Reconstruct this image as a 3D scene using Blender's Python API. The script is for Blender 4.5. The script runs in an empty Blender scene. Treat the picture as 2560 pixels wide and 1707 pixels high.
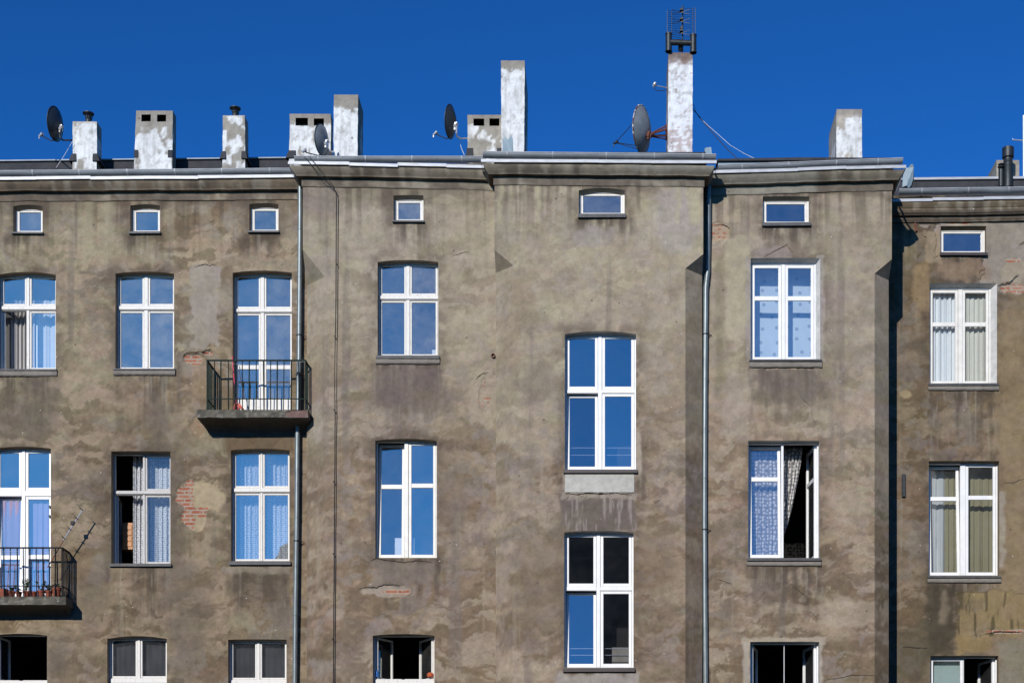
import bpy, bmesh, math, random
import numpy as np
from mathutils import Vector

random.seed(7)
SC = bpy.context.scene
COL = SC.collection

# ---------------------------------------------------------------- camera, sky, sun, exposure
FPX, CX, HY, EYE = 3950.0, 1500.0, 2250.0, 1.6      # focal length / principal column / horizon row in photo pixels, eye height
cam_d = bpy.data.cameras.new('camera')
cam = bpy.data.objects.new('camera', cam_d); COL.objects.link(cam)
cam.location = (0, 0, EYE); cam.rotation_euler = (math.pi/2, 0, 0)
cam_d.sensor_width = 36; cam_d.lens = 36*FPX/2560
cam_d.shift_x = (1280-CX)/2560; cam_d.shift_y = (HY-853.5)/2560
cam_d.clip_start = 0.1; cam_d.clip_end = 2000
SC.camera = cam

SUNV = Vector((-0.35, -1.0, 0.47)).normalized()
EL = math.asin(SUNV.z); AZ = math.atan2(SUNV.x, SUNV.y)
world = bpy.data.worlds.new('World'); SC.world = world; world.use_nodes = True
wn = world.node_tree; bg = wn.nodes['Background']
sky = wn.nodes.new('ShaderNodeTexSky'); sky.sky_type = 'NISHITA'; sky.sun_disc = False
sky.sun_elevation = EL; sky.sun_rotation = AZ % (2*math.pi)
sky.altitude = 1500; sky.air_density = 1; sky.dust_density = 0.5; sky.ozone_density = 10
gam = wn.nodes.new('ShaderNodeGamma'); gam.inputs[1].default_value = 1.4
wn.links.new(sky.outputs[0], gam.inputs[0]); tn = wn.nodes.new('ShaderNodeMix'); tn.data_type = 'RGBA'; tn.blend_type = 'MULTIPLY'; tn.inputs[0].default_value = 1
tn.inputs[7].default_value = (0.50, 1.06, 1.0, 1)          # clear polarised northern-sky blue
wn.links.new(gam.outputs[0], tn.inputs[6]); wn.links.new(tn.outputs[2], bg.inputs[0])
bg.inputs[1].default_value = 0.075
sun_d = bpy.data.lights.new('sun', 'SUN'); sun_d.energy = 4.4; sun_d.angle = math.radians(0.5); sun_d.color = (1, 0.96, 0.9)
sun = bpy.data.objects.new('sun', sun_d); COL.objects.link(sun)
sun.rotation_euler = (-SUNV).to_track_quat('-Z', 'Y').to_euler(); sun.location = (-10, -20, 40)
SC.view_settings.view_transform = 'Standard'; SC.view_settings.look = 'None'
SC.view_settings.exposure = 0; SC.view_settings.gamma = 1
SC.cycles.max_bounces = 8; SC.cycles.transparent_max_bounces = 12

# ---------------------------------------------------------------- helpers
def X(px, Y): return (px-CX)/FPX*Y
def Z(py, Y): return EYE+(HY-py)/FPX*Y
def PX(x, Y): return x/Y*FPX+CX
def PY(z, Y): return HY-(z-EYE)/Y*FPX

YA, YB, YC, YD, YE = 30.55, 30.0, 29.60, 30.06, 31.38

def vnoise(x, y, seed=0):
    x = np.asarray(x, float); y = np.asarray(y, float)
    xi = np.floor(x).astype(np.int64); yi = np.floor(y).astype(np.int64)
    fx = x-xi; fy = y-yi; fx = fx*fx*(3-2*fx); fy = fy*fy*(3-2*fy)
    def h(a, b):
        n = (a*374761393+b*668265263+seed*2147483647+seed*974634) & 0xffffffff
        n = ((n ^ (n >> 13))*1274126177) & 0xffffffff
        return ((n ^ (n >> 16)) & 0xffff)/65535.0
    return (h(xi, yi)*(1-fx)+h(xi+1, yi)*fx)*(1-fy)+(h(xi, yi+1)*(1-fx)+h(xi+1, yi+1)*fx)*fy
def fbm(x, y, seed=0, oc=4):
    s = 0; a = 0.5; t = 0
    for i in range(oc):
        s = s+a*vnoise(x*2**i+17.3*i, y*2**i-9.1*i, seed+i*31); t += a; a *= 0.5
    return s/t
def sst(a, b, v):
    t = np.clip((v-a)/(b-a), 0, 1); return t*t*(3-2*t)

class MB:
    """collects shapes and links them as one mesh object"""
    def __init__(s): s.v = []; s.f = []; s.t = []; s.tint = None; s.smooth = False
    def add(s, vs, fs, tint=None):
        n = len(s.v); s.v += [tuple(p) for p in vs]; s.f += [tuple(i+n for i in f) for f in fs]
        s.t += [tint or (0.5, 0.5, 0.5)]*len(vs)
    def box(s, x0, y0, z0, x1, y1, z1, tint=None):
        s.add([(x0,y0,z0),(x1,y0,z0),(x1,y1,z0),(x0,y1,z0),(x0,y0,z1),(x1,y0,z1),(x1,y1,z1),(x0,y1,z1)],
              [(0,3,2,1),(4,5,6,7),(0,1,5,4),(1,2,6,5),(2,3,7,6),(3,0,4,7)], tint)
    def bbox(s, x0, y0, z0, x1, y1, z1, b=0.006, tint=None):
        """box whose front (-y) edges are chamfered"""
        s.add([(x0+b,y0,z0+b),(x1-b,y0,z0+b),(x1-b,y0,z1-b),(x0+b,y0,z1-b),
               (x0,y0+b,z0),(x1,y0+b,z0),(x1,y0+b,z1),(x0,y0+b,z1),(x0,y1,z0),(x1,y1,z0),(x1,y1,z1),(x0,y1,z1)],
              [(0,1,2,3),(4,5,1,0),(5,6,2,1),(6,7,3,2),(7,4,0,3),(8,9,5,4),(9,10,6,5),(10,11,7,6),(11,8,4,7),(11,10,9,8)], tint)
    def tube(s, pts, r, n=8, caps=True, tint=None):
        pts = [Vector(p) for p in pts]; m = len(pts)
        rr = r if isinstance(r, (list, tuple)) else [r]*m
        vs = []; fs = []; prev = None
        for i, p in enumerate(pts):
            d = (pts[min(i+1, m-1)]-pts[max(i-1, 0)]).normalized()
            if prev is None:
                u = d.orthogonal().normalized()
            else:
                u = (prev-d*prev.dot(d)).normalized()
            prev = u; w = d.cross(u)
            for k in range(n):
                a = 2*math.pi*k/n; vs.append(p+(u*math.cos(a)+w*math.sin(a))*rr[i])
        for i in range(m-1):
            for k in range(n):
                fs.append((i*n+k, i*n+(k+1) % n, (i+1)*n+(k+1) % n, (i+1)*n+k))
        if caps:
            fs.append(tuple(range(n-1, -1, -1))); fs.append(tuple((m-1)*n+k for k in range(n)))
        s.add(vs, fs, tint)
    def lathe(s, prof, c, axis='z', n=24, tint=None):
        vs = []; fs = []; m = len(prof)
        for r, h in prof:
            for k in range(n):
                a = 2*math.pi*k/n; p = (r*math.cos(a), r*math.sin(a), h)
                if axis == 'x': p = (p[2], p[0], p[1])
                if axis == 'y': p = (p[0], p[2], p[1])
                vs.append((c[0]+p[0], c[1]+p[1], c[2]+p[2]))
        for i in range(m-1):
            for k in range(n): fs.append((i*n+k, i*n+(k+1) % n, (i+1)*n+(k+1) % n, (i+1)*n+k))
        s.add(vs, fs, tint)
    def build(s, name, mat, parent=None, smooth=False, loc=None, attr=False):
        me = bpy.data.meshes.new(name); me.from_pydata(s.v, [], s.f)
        me.materials.append(mat)
        if attr:
            a = me.attributes.new('tint', 'FLOAT_COLOR', 'POINT')
            a.data.foreach_set('color', np.array([(t[0], t[1], t[2], t[3] if len(t) > 3 else 0) for t in s.t], np.float32).ravel())
        bm = bmesh.new(); bm.from_mesh(me); bmesh.ops.recalc_face_normals(bm, faces=bm.faces); bm.to_mesh(me); bm.free()
        if smooth:
            me.polygons.foreach_set('use_smooth', [True]*len(me.polygons))
            try: me.set_sharp_from_angle(angle=math.radians(40))
            except Exception: pass
        o = bpy.data.objects.new(name, me); COL.objects.link(o)
        if loc: o.location = loc
        if parent: o.parent = parent
        return o
def tag(o, label=None, cat=None, group=None, kind=None):
    if label: o['label'] = label
    if cat: o['category'] = cat
    if group: o['group'] = group
    if kind: o['kind'] = kind
    return o
def empty(name, loc=(0, 0, 0)):
    o = bpy.data.objects.new(name, None); COL.objects.link(o); o.location = loc; o.empty_display_size = 0.2
    return o

# ---------------------------------------------------------------- materials
def mat_new(name):
    m = bpy.data.materials.new(name); m.use_nodes = True
    nt = m.node_tree; b = nt.nodes['Principled BSDF']
    return m, nt, b
def N(nt, t, **kw):
    n = nt.nodes.new(t)
    for k, v in kw.items():
        if k.startswith('i'): n.inputs[int(k[1:])].default_value = v
        else: setattr(n, k, v)
    return n
def L(nt, a, b): nt.links.new(a, b)
def objvec(nt, scale=(1, 1, 1)):
    tc = N(nt, 'ShaderNodeTexCoord'); mp = N(nt, 'ShaderNodeMapping'); mp.inputs['Scale'].default_value = scale
    L(nt, tc.outputs['Object'], mp.inputs[0]); return mp.outputs[0]
def noise(nt, vec, scale, detail=4, rough=0.55):
    n = N(nt, 'ShaderNodeTexNoise'); n.inputs['Scale'].default_value = scale; n.inputs['Detail'].default_value = detail
    n.inputs['Roughness'].default_value = rough; L(nt, vec, n.inputs['Vector']); return n.outputs['Fac']
def ramp(nt, fac, stops):
    r = N(nt, 'ShaderNodeValToRGB'); e = r.color_ramp.elements
    while len(e) < len(stops): e.new(0.5)
    for i, (p, c) in enumerate(stops):
        e[i].position = p; e[i].color = (c, c, c, 1) if isinstance(c, (int, float)) else (*c, 1)
    L(nt, fac, r.inputs[0]); return r.outputs[0]
def mix(nt, fac, a, b, mode='MIX'):
    m = N(nt, 'ShaderNodeMix', data_type='RGBA', blend_type=mode)
    for inp, v in ((m.inputs[0], fac), (m.inputs[6], a), (m.inputs[7], b)):
        if isinstance(v, (int, float)): inp.default_value = v
        elif isinstance(v, tuple): inp.default_value = (*v, 1)
        else: L(nt, v, inp)
    return m.outputs[2]
def bump(nt, b, h, strength, dist=0.01):
    n = N(nt, 'ShaderNodeBump'); n.inputs['Strength'].default_value = strength; n.inputs['Distance'].default_value = dist
    L(nt, h, n.inputs['Height']); L(nt, n.outputs[0], b.inputs['Normal'])

def m_simple(name, col, rough=0.6, metal=0.0, var=0.25, scale=12, stretch=(1, 1, 1), bmp=0.0, spec=None):
    m, nt, b = mat_new(name); v = objvec(nt, stretch)
    f = noise(nt, v, scale, 5, 0.6)
    g = ramp(nt, f, [(0.3, tuple(c*(1-var) for c in col)), (0.7, tuple(min(1, c*(1+var)) for c in col))])
    L(nt, g, b.inputs['Base Color']); b.inputs['Roughness'].default_value = rough; b.inputs['Metallic'].default_value = metal
    if spec is not None: b.inputs['Specular IOR Level'].default_value = spec
    if bmp: bump(nt, b, noise(nt, v, scale*6, 3), bmp, 0.005)
    return m

def m_plaster(name='plaster'):
    """tint attribute rgb = colour of coat / stain at that place, a = how much bare brick shows"""
    m, nt, b = mat_new(name); v = objvec(nt)
    at = N(nt, 'ShaderNodeAttribute', attribute_name='tint')
    n1 = noise(nt, v, 9, 6, 0.65); n2 = noise(nt, v, 55, 4, 0.6); n3 = noise(nt, v, 2.3, 8, 0.7)
    k1 = ramp(nt, n1, [(0.25, 0.80), (0.5, 1.0), (0.75, 1.16)]); k2 = ramp(nt, n2, [(0.2, 0.92), (0.8, 1.07)])
    k3 = ramp(nt, n3, [(0.3, 0.86), (0.48, 0.99), (0.52, 1.04), (0.72, 1.12)])
    c = mix(nt, 1.0, at.outputs['Color'], k1, 'MULTIPLY'); c = mix(nt, 1.0, c, k2, 'MULTIPLY'); c = mix(nt, 1.0, c, k3, 'MULTIPLY')
    # white lime specks and dark pits
    vo = N(nt, 'ShaderNodeTexVoronoi'); vo.inputs['Scale'].default_value = 3.2; L(nt, v, vo.inputs['Vector'])
    sp = ramp(nt, vo.outputs['Distance'], [(0.0, 1.0), (0.03, 1.0), (0.04, 0.0)])
    c = mix(nt, mix(nt, 1.0, sp, (0.7, 0.7, 0.7), 'MULTIPLY'), c, (0.55, 0.53, 0.48))
    vo2 = N(nt, 'ShaderNodeTexVoronoi'); vo2.inputs['Scale'].default_value = 2.1; L(nt, v, vo2.inputs['Vector'])
    pt = ramp(nt, vo2.outputs['Distance'], [(0.0, 1.0), (0.035, 1.0), (0.05, 0.0)])
    c = mix(nt, mix(nt, 1.0, pt, (0.6, 0.6, 0.6), 'MULTIPLY'), c, (0.05, 0.04, 0.035))
    # bare brick
    sx = N(nt, 'ShaderNodeSeparateXYZ'); L(nt, v, sx.inputs[0]); cb = N(nt, 'ShaderNodeCombineXYZ')
    L(nt, sx.outputs[0], cb.inputs[0]); L(nt, sx.outputs[2], cb.inputs[1])
    br = N(nt, 'ShaderNodeTexBrick'); br.inputs['Scale'].default_value = 1.0
    br.inputs['Color1'].default_value = (0.29, 0.090, 0.050, 1); br.inputs['Color2'].default_value = (0.34, 0.155, 0.095, 1)
    br.inputs['Mortar'].default_value = (0.31, 0.26, 0.20, 1); br.inputs['Mortar Size'].default_value = 0.014
    br.inputs['Brick Width'].default_value = 0.24; br.inputs['Row Height'].default_value = 0.075; br.inputs['Bias'].default_value = -0.1
    L(nt, cb.outputs[0], br.inputs['Vector'])
    bc = mix(nt, 1.0, br.outputs['Color'], k1, 'MULTIPLY')
    bc = mix(nt, ramp(nt, noise(nt, v, 14, 3), [(0.53, 0.0), (0.63, 0.7)]), bc, (0.30, 0.255, 0.195))
    ad = N(nt, 'ShaderNodeMath', operation='ADD'); L(nt, at.outputs['Alpha'], ad.inputs[0])
    ns = N(nt, 'ShaderNodeMath', operation='MULTIPLY_ADD', i1=0.7, i2=-0.35); L(nt, noise(nt, v, 16, 3), ns.inputs[0]); L(nt, ns.outputs[0], ad.inputs[1])
    bm_ = ramp(nt, ad.outputs[0], [(0.47, 0.0), (0.53, 1.0)])
    c = mix(nt, bm_, c, bc)
    L(nt, c, b.inputs['Base Color']); b.inputs['Roughness'].default_value = 0.95; b.inputs['Specular IOR Level'].default_value = 0.15
    hs = N(nt, 'ShaderNodeMath', operation='ADD'); L(nt, n1, hs.inputs[0]); L(nt, n2, hs.inputs[1])
    bump(nt, b, hs.outputs[0], 0.32, 0.010)
    return m

def m_glass(name='window_glass', fac=0.30, tint=(1.0, 1.0, 0.95), dirt=0.065):
    m = bpy.data.materials.new(name); m.use_nodes = True; nt = m.node_tree
    for n in list(nt.nodes): nt.nodes.remove(n)
    out = N(nt, 'ShaderNodeOutputMaterial'); tr = N(nt, 'ShaderNodeBsdfTransparent'); tr.inputs[0].default_value = (0.93, 0.96, 0.97, 1)
    gl = N(nt, 'ShaderNodeBsdfGlossy'); gl.inputs['Roughness'].default_value = 0.0; gl.inputs[0].default_value = (*tint, 1)
    v = objvec(nt); n1 = noise(nt, v, 1.4, 2)
    bp = N(nt, 'ShaderNodeBump'); bp.inputs['Strength'].default_value = 0.02; bp.inputs['Distance'].default_value = 0.05
    L(nt, n1, bp.inputs['Height']); L(nt, bp.outputs[0], gl.inputs['Normal'])
    mx = N(nt, 'ShaderNodeMixShader'); mx.inputs[0].default_value = fac; L(nt, tr.outputs[0], mx.inputs[1]); L(nt, gl.outputs[0], mx.inputs[2])
    df = N(nt, 'ShaderNodeBsdfDiffuse'); df.inputs[0].default_value = (0.5, 0.5, 0.5, 1)
    dn = ramp(nt, noise(nt, v, 2.5, 8, 0.7), [(0.35, dirt*0.3), (0.65, dirt), (0.8, dirt*2)])
    mx2 = N(nt, 'ShaderNodeMixShader'); L(nt, dn, mx2.inputs[0]); L(nt, mx.outputs[0], mx2.inputs[1]); L(nt, df.outputs[0], mx2.inputs[2])
    L(nt, mx2.outputs[0], out.inputs[0])
    return m

def m_cloth(name, col, lace=0.0, pat=18, rows=False, opening=0.0, pattern_col=None):
    """curtain cloth; lace>0 lets light and sight through between the threads"""
    m, nt, b = mat_new(name); v = objvec(nt)
    f = noise(nt, v, 7, 4)
    c = mix(nt, f, tuple(x*0.85 for x in col), col)
    vo = N(nt, 'ShaderNodeTexVoronoi', voronoi_dimensions='2D'); vo.inputs['Scale'].default_value = pat; vo.inputs['Randomness'].default_value = 0.45
    sx = N(nt, 'ShaderNodeSeparateXYZ'); L(nt, v, sx.inputs[0]); cb = N(nt, 'ShaderNodeCombineXYZ'); L(nt, sx.outputs[0], cb.inputs[0]); L(nt, sx.outputs[2], cb.inputs[1]); L(nt, cb.outputs[0], vo.inputs['Vector'])
    if pattern_col:
        c = mix(nt, ramp(nt, vo.outputs['Distance'], [(0.12, 1.0), (0.17, 0.0)]), c, pattern_col)
    L(nt, c, b.inputs['Base Color']); b.inputs['Roughness'].default_value = 0.9; b.inputs['Specular IOR Level'].default_value = 0.1
    if lace > 0:
        a = ramp(nt, vo.outputs['Distance'], [(0.22, 1.0), (0.42, 1.0-lace)])
        L(nt, a, b.inputs['Alpha'])
    return m

M = {}
M['plaster'] = m_plaster()
M['zinc'] = m_simple('zinc_flashing', (0.37, 0.38, 0.40), 0.5, 0.15, 0.22, 5, (1, 1, 6))
M['gutter'] = m_simple('gutter_metal', (0.21, 0.225, 0.24), 0.5, 0.15, 0.18, 4, (1, 1, 4))
M['pipe'] = m_simple('downpipe_metal', (0.17, 0.20, 0.205), 0.42, 0.35, 0.25, 10, (1, 1, 0.4))
M['coping'] = m_simple('painted_coping', (0.24, 0.29, 0.34), 0.6, 0.0, 0.2, 6, (1, 1, 4))
M['felt'] = m_simple('roofing_felt', (0.035, 0.035, 0.04), 0.9, 0, 0.3, 6, bmp=0.3)
M['darkmetal'] = m_simple('dark_metal', (0.03, 0.035, 0.038), 0.5, 0.5, 0.3, 14)
M['sill'] = m_simple('sill_sheet', (0.055, 0.055, 0.058), 0.6, 0.1, 0.4, 9)
M['brown_sill'] = m_simple('brown_sill_sheet', (0.035, 0.026, 0.026), 0.5, 0.2, 0.2, 9)
M['upvc_old'] = m_simple('yellowed_white_plastic', (0.68, 0.655, 0.60), 0.45, 0, 0.1, 6)
M['timber_grey'] = m_simple('bare_grey_paint', (0.50, 0.48, 0.45), 0.7, 0, 0.2, 20, (4, 4, 1))
M['upvc'] = m_simple('white_plastic', (0.74, 0.735, 0.72), 0.4, 0, 0.06, 5)
def m_timber():
    m, nt, b = mat_new('old_white_paint'); v = objvec(nt, (6, 6, 1))
    f = noise(nt, v, 7, 6, 0.7); g = noise(nt, objvec(nt), 30, 4)
    c = mix(nt, ramp(nt, f, [(0.55, 0.0), (0.7, 1.0)]), (0.68, 0.655, 0.605), (0.46, 0.42, 0.36))
    c = mix(nt, ramp(nt, g, [(0.64, 0.0), (0.72, 0.8)]), c, (0.22, 0.18, 0.14))
    L(nt, c, b.inputs['Base Color']); b.inputs['Roughness'].default_value = 0.6; bump(nt, b, f, 0.4, 0.004)
    return m
M['timber'] = m_timber()
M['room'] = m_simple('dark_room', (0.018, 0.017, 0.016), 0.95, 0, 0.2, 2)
M['glass'] = m_glass()
M['glass_dirty'] = m_glass('dusty_window_glass', 0.26, (1.0, 1.0, 0.95), 0.20)
M['glass_dusty'] = m_glass('dustier_window_glass', 0.25, (1.0, 1.0, 0.95), 0.28)
M['glass_clear'] = m_glass('wiped_window_glass', 0.28, (1.0, 1.0, 0.95), 0.13)
M['glass_clean'] = m_glass('clean_window_glass', 0.30, (1.0, 1.0, 0.97), 0.022)
M['glass_thin'] = m_glass('thin_window_glass', 0.09, (0.95, 0.97, 1.0), 0.06)
M['green'] = m_simple('green_railing_paint', (0.006, 0.017, 0.012), 0.7, 0, 0.4, 20, spec=0.2)
M['black'] = m_simple('black_railing_paint', (0.006, 0.006, 0.007), 0.7, 0, 0.4, 20, spec=0.2)
M['rust'] = m_simple('rusty_metal', (0.16, 0.055, 0.035), 0.8, 0.2, 0.6, 25)
def m_flaked():
    m, nt, b = mat_new('flaked_white_paint_on_rust'); f = noise(nt, objvec(nt), 11, 4)
    L(nt, mix(nt, ramp(nt, f, [(0.48, 0.0), (0.53, 1.0)]), (0.13, 0.055, 0.04), (0.72, 0.70, 0.66)), b.inputs['Base Color']); b.inputs['Roughness'].default_value = 0.8
    return m
M['flaked'] = m_flaked()
M['dish_dark'] = m_simple('dark_dish_back', (0.03, 0.04, 0.05), 0.45, 0.2, 0.2, 4)
M['dish_grey'] = m_simple('grey_dish', (0.22, 0.24, 0.25), 0.5, 0.2, 0.25, 6)
M['alu'] = m_simple('aluminium', (0.6, 0.6, 0.62), 0.35, 0.6, 0.15, 12)
M['cable'] = m_simple('black_cable', (0.02, 0.018, 0.018), 0.7)
M['white_cable'] = m_simple('white_cable_sheath', (0.6, 0.6, 0.6), 0.6)
M['tin'] = m_simple('blue_grey_tin', (0.20, 0.27, 0.31), 0.6, 0.0, 0.15, 7)
M['terracotta'] = m_simple('terracotta', (0.20, 0.05, 0.025), 0.85, 0, 0.3, 18)
M['leaf'] = m_simple('leaf_green', (0.045, 0.10, 0.025), 0.6, 0, 0.5, 30)
M['leaf_dark'] = m_simple('dark_leaf', (0.03, 0.06, 0.03), 0.6, 0, 0.5, 30)
M['pink'] = m_simple('pink_plastic', (0.75, 0.06, 0.13), 0.45, 0, 0.15, 8)
M['mop'] = m_simple('red_mop_strands', (0.65, 0.16, 0.12), 0.9, 0, 0.35, 30)
M['asphalt'] = m_simple('courtyard_asphalt', (0.06, 0.06, 0.058), 0.95, 0, 0.25, 1.5, bmp=0.3)
M['far_wall'] = m_simple('far_dark_render', (0.06, 0.055, 0.05), 0.95, 0, 0.2, 0.5)
M['orange'] = m_simple('orange_clay', (0.45, 0.09, 0.03), 0.8, 0, 0.2, 12)
M['card'] = m_simple('white_card', (0.75, 0.76, 0.76), 0.8, 0, 0.05, 5)
M['bluepl'] = m_simple('blue_plastic', (0.03, 0.15, 0.45), 0.3, 0, 0.1, 5)
M['wood'] = m_simple('orange_wood', (0.40, 0.17, 0.05), 0.5, 0, 0.35, 6, (8, 1, 1))
M['greybox'] = m_simple('grey_cardboard', (0.30, 0.27, 0.24), 0.9, 0, 0.15, 5)

# ---------------------------------------------------------------- the openings, in photo pixels on their wall
class W: pass
def win(key, sec, x0, x1, ya, ys, yb, style, m=None, t=None, bar=None, states='cccc', sill=None, ledge=None, r=0.14, splay=(0, 0, 0), glass='glass', fw=3, door=False):
    w = W(); w.key = key; w.sec = sec; w.x0, w.x1, w.ya, w.ys, w.yb = x0, x1, ya, ys, yb
    w.style = style; w.m = m; w.t = t; w.bar = bar; w.states = states; w.sill = sill; w.ledge = ledge; w.r = r; w.splay = splay
    w.glass = glass; w.fw = fw; w.door = door; return w
# style a: attic sash, c: cross window (TL TR BL BR), p: pair of casements with glazing bar
WINS = [
 win('A1','A', 33,106.5, 512,516,580,'a', sill=(580,586), glass='glass_dirty'),
 win('A2','A', 325.5,400, 511,514,579,'a', sill=(579,586), glass='glass_dirty'),
 win('A3','A', 623,696, 508,511,577,'a', sill=(577,583), glass='glass_dirty'),
 win('A21','A', -6,139.5, 680,687,922,'c', m=(62,78), t=(760,782), states='ccoc', sill=(922,927), ledge=(927,941)),
 win('A22','A', 288.5,435, 679,684,921,'c', m=(356,374.5), t=(760,782), sill=(921,926), ledge=(926,938), glass='glass_dirty'),
 win('A23','A', 581.5,729.5, 676.5,682,1024,'c', m=(647,665), t=(767,788), door=True, r=0.16, glass='glass_dirty'),
 win('A31','A', -18,127, 1116,1121,1492,'c', m=(47.5,70), t=(1219.5,1248), states='ccTc', door=True),
 win('A32','A', 278,426, 1127,1128,1408,'c', m=(353,367), t=(1222,1242), states='ncoc', sill=(1408,1416), r=0.17, glass='glass_thin'),
 win('A33','A', 577,724, 1121,1125,1402,'c', m=(647,661), t=(1215,1237), sill=(1402,1412)),
 win('A41','A', -18,118, 1583,1588,1830,'c', m=(44,62), t=(1695,1716), states='oocc'),
 win('A42','A', 268,417, 1589,1596,1830,'c', m=(339,355), t=(1690,1714)),
 win('A43','A', 570,716.5, 1597,1598,1830,'c', m=(638,654), t=(1694,1716)),
 win('B1','B', 983.5,1058.5, 488,489,551,'a', sill=(551,557), glass='glass_dirty'),
 win('B2','B', 944,1095.5, 650,655,888,'c', m=(1011,1029), t=(734,756), sill=(888,897), ledge=(897,910), glass='glass_dirty'),
 win('B3','B', 938,1092, 1096,1101,1394,'p', m=(1004,1028), bar=1213, states='tc'),
 win('B4','B', 932,1086, 1584,1588,1830,'c', m=(1000,1016), t=(1692,1716), states='oocc'),
 win('C1','C', 1447,1562, 470,476,535,'a', sill=(535,546), glass='glass_dirty'),
 win('C2','C', 1412,1590, 828,835,1173,'c', m=(1488,1512), t=(967,991), states='cctc', sill=(1173,1183), glass='glass_clean'),
 win('C3','C', 1410.5,1584, 1326,1330,1668,'c', m=(1484,1508), t=(1459,1484), states='cctc', sill=(1668,1679), glass='glass_clean'),
 win('D1','D', 1907,2024, 491,491.5,557,'a', sill=(557,567)),
 win('D2','D', 1876.5,2050.5, 645,645.5,898,'p', m=(1947,1970), bar=745, states='cc', sill=(898,904), ledge=(906,919), splay=(1, 9, 6)),
 win('D3','D', 1870.5,2048.5, 1101,1101.5,1394,'p', m=(1946,1966), bar=1194, states='to', sill=(1394,1402), ledge=(1404,1414)),
 win('D4','D', 1875.5,2048, 1603,1603.5,1860,'p', m=(1953,1968), bar=None, states='oo'),
 win('E1','E', 2351.5,2465.5, 565,565.5,631,'a', sill=(631,640)),
 win('E2','E', 2324,2492.5, 708,708.5,958,'p', m=(2389,2413), bar=810, states='cc', sill=(958,965), ledge=(966,976), splay=(1, 12, 6), glass='glass_thin'),
 win('E3','E', 2322,2498, 1151.5,1152,1438,'p', m=(2394,2421), bar=1243, states='tc', sill=(1438,1444), ledge=(1446,1456)),
 win('E4','E', 2326,2496, 1638,1638.5,1870,'p', m=(2402,2416), bar=None, states='co'),
]
SECY = {'A': YA, 'B': YB, 'C': YC, 'D': YD, 'E': YE}
REC = {'A': 0.13, 'B': 0.13, 'C': 0.15, 'D': 0.15, 'E': 0.15}

# ---------------------------------------------------------------- colour of the wall coats, worn and stained, by place
BASE = {'A': (0.275, 0.212, 0.148), 'B': (0.310, 0.262, 0.195), 'C': (0.330, 0.290, 0.222), 'D': (0.295, 0.258, 0.188), 'E': (0.205, 0.158, 0.102)}
def C3(c): return np.array(c)[None, :]
def lay(c, m, col, k=1.0): return c*(1-m[:, None]*k)+C3(col)*m[:, None]*k
def rect_m(px, py, x0, x1, y0, y1, soft=8, rag=14, seed=1):
    wx = (fbm(px/22, py/22, seed)-0.5)*2*rag; wy = (fbm(px/22+50, py/22, seed+5)-0.5)*2*rag
    x = px+wx; y = py+wy
    return sst(x0-soft, x0+soft, x)*(1-sst(x1-soft, x1+soft, x))*sst(y0-soft, y0+soft, y)*(1-sst(y1-soft, y1+soft, y))
def ell_m(px, py, cx, cy, rx, ry, soft=0.3, rag=0.5, seed=1):
    n = (fbm(px/26, py/26, seed)-0.5)*2*rag
    d = np.sqrt(((px-cx)/rx)**2+((py-cy)/ry)**2)+n
    return 1-sst(1-soft, 1+soft, d)
STREAK_EAVES = {'A': 470, 'B': 440, 'C': 432, 'D': 450, 'E': 530}
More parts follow.
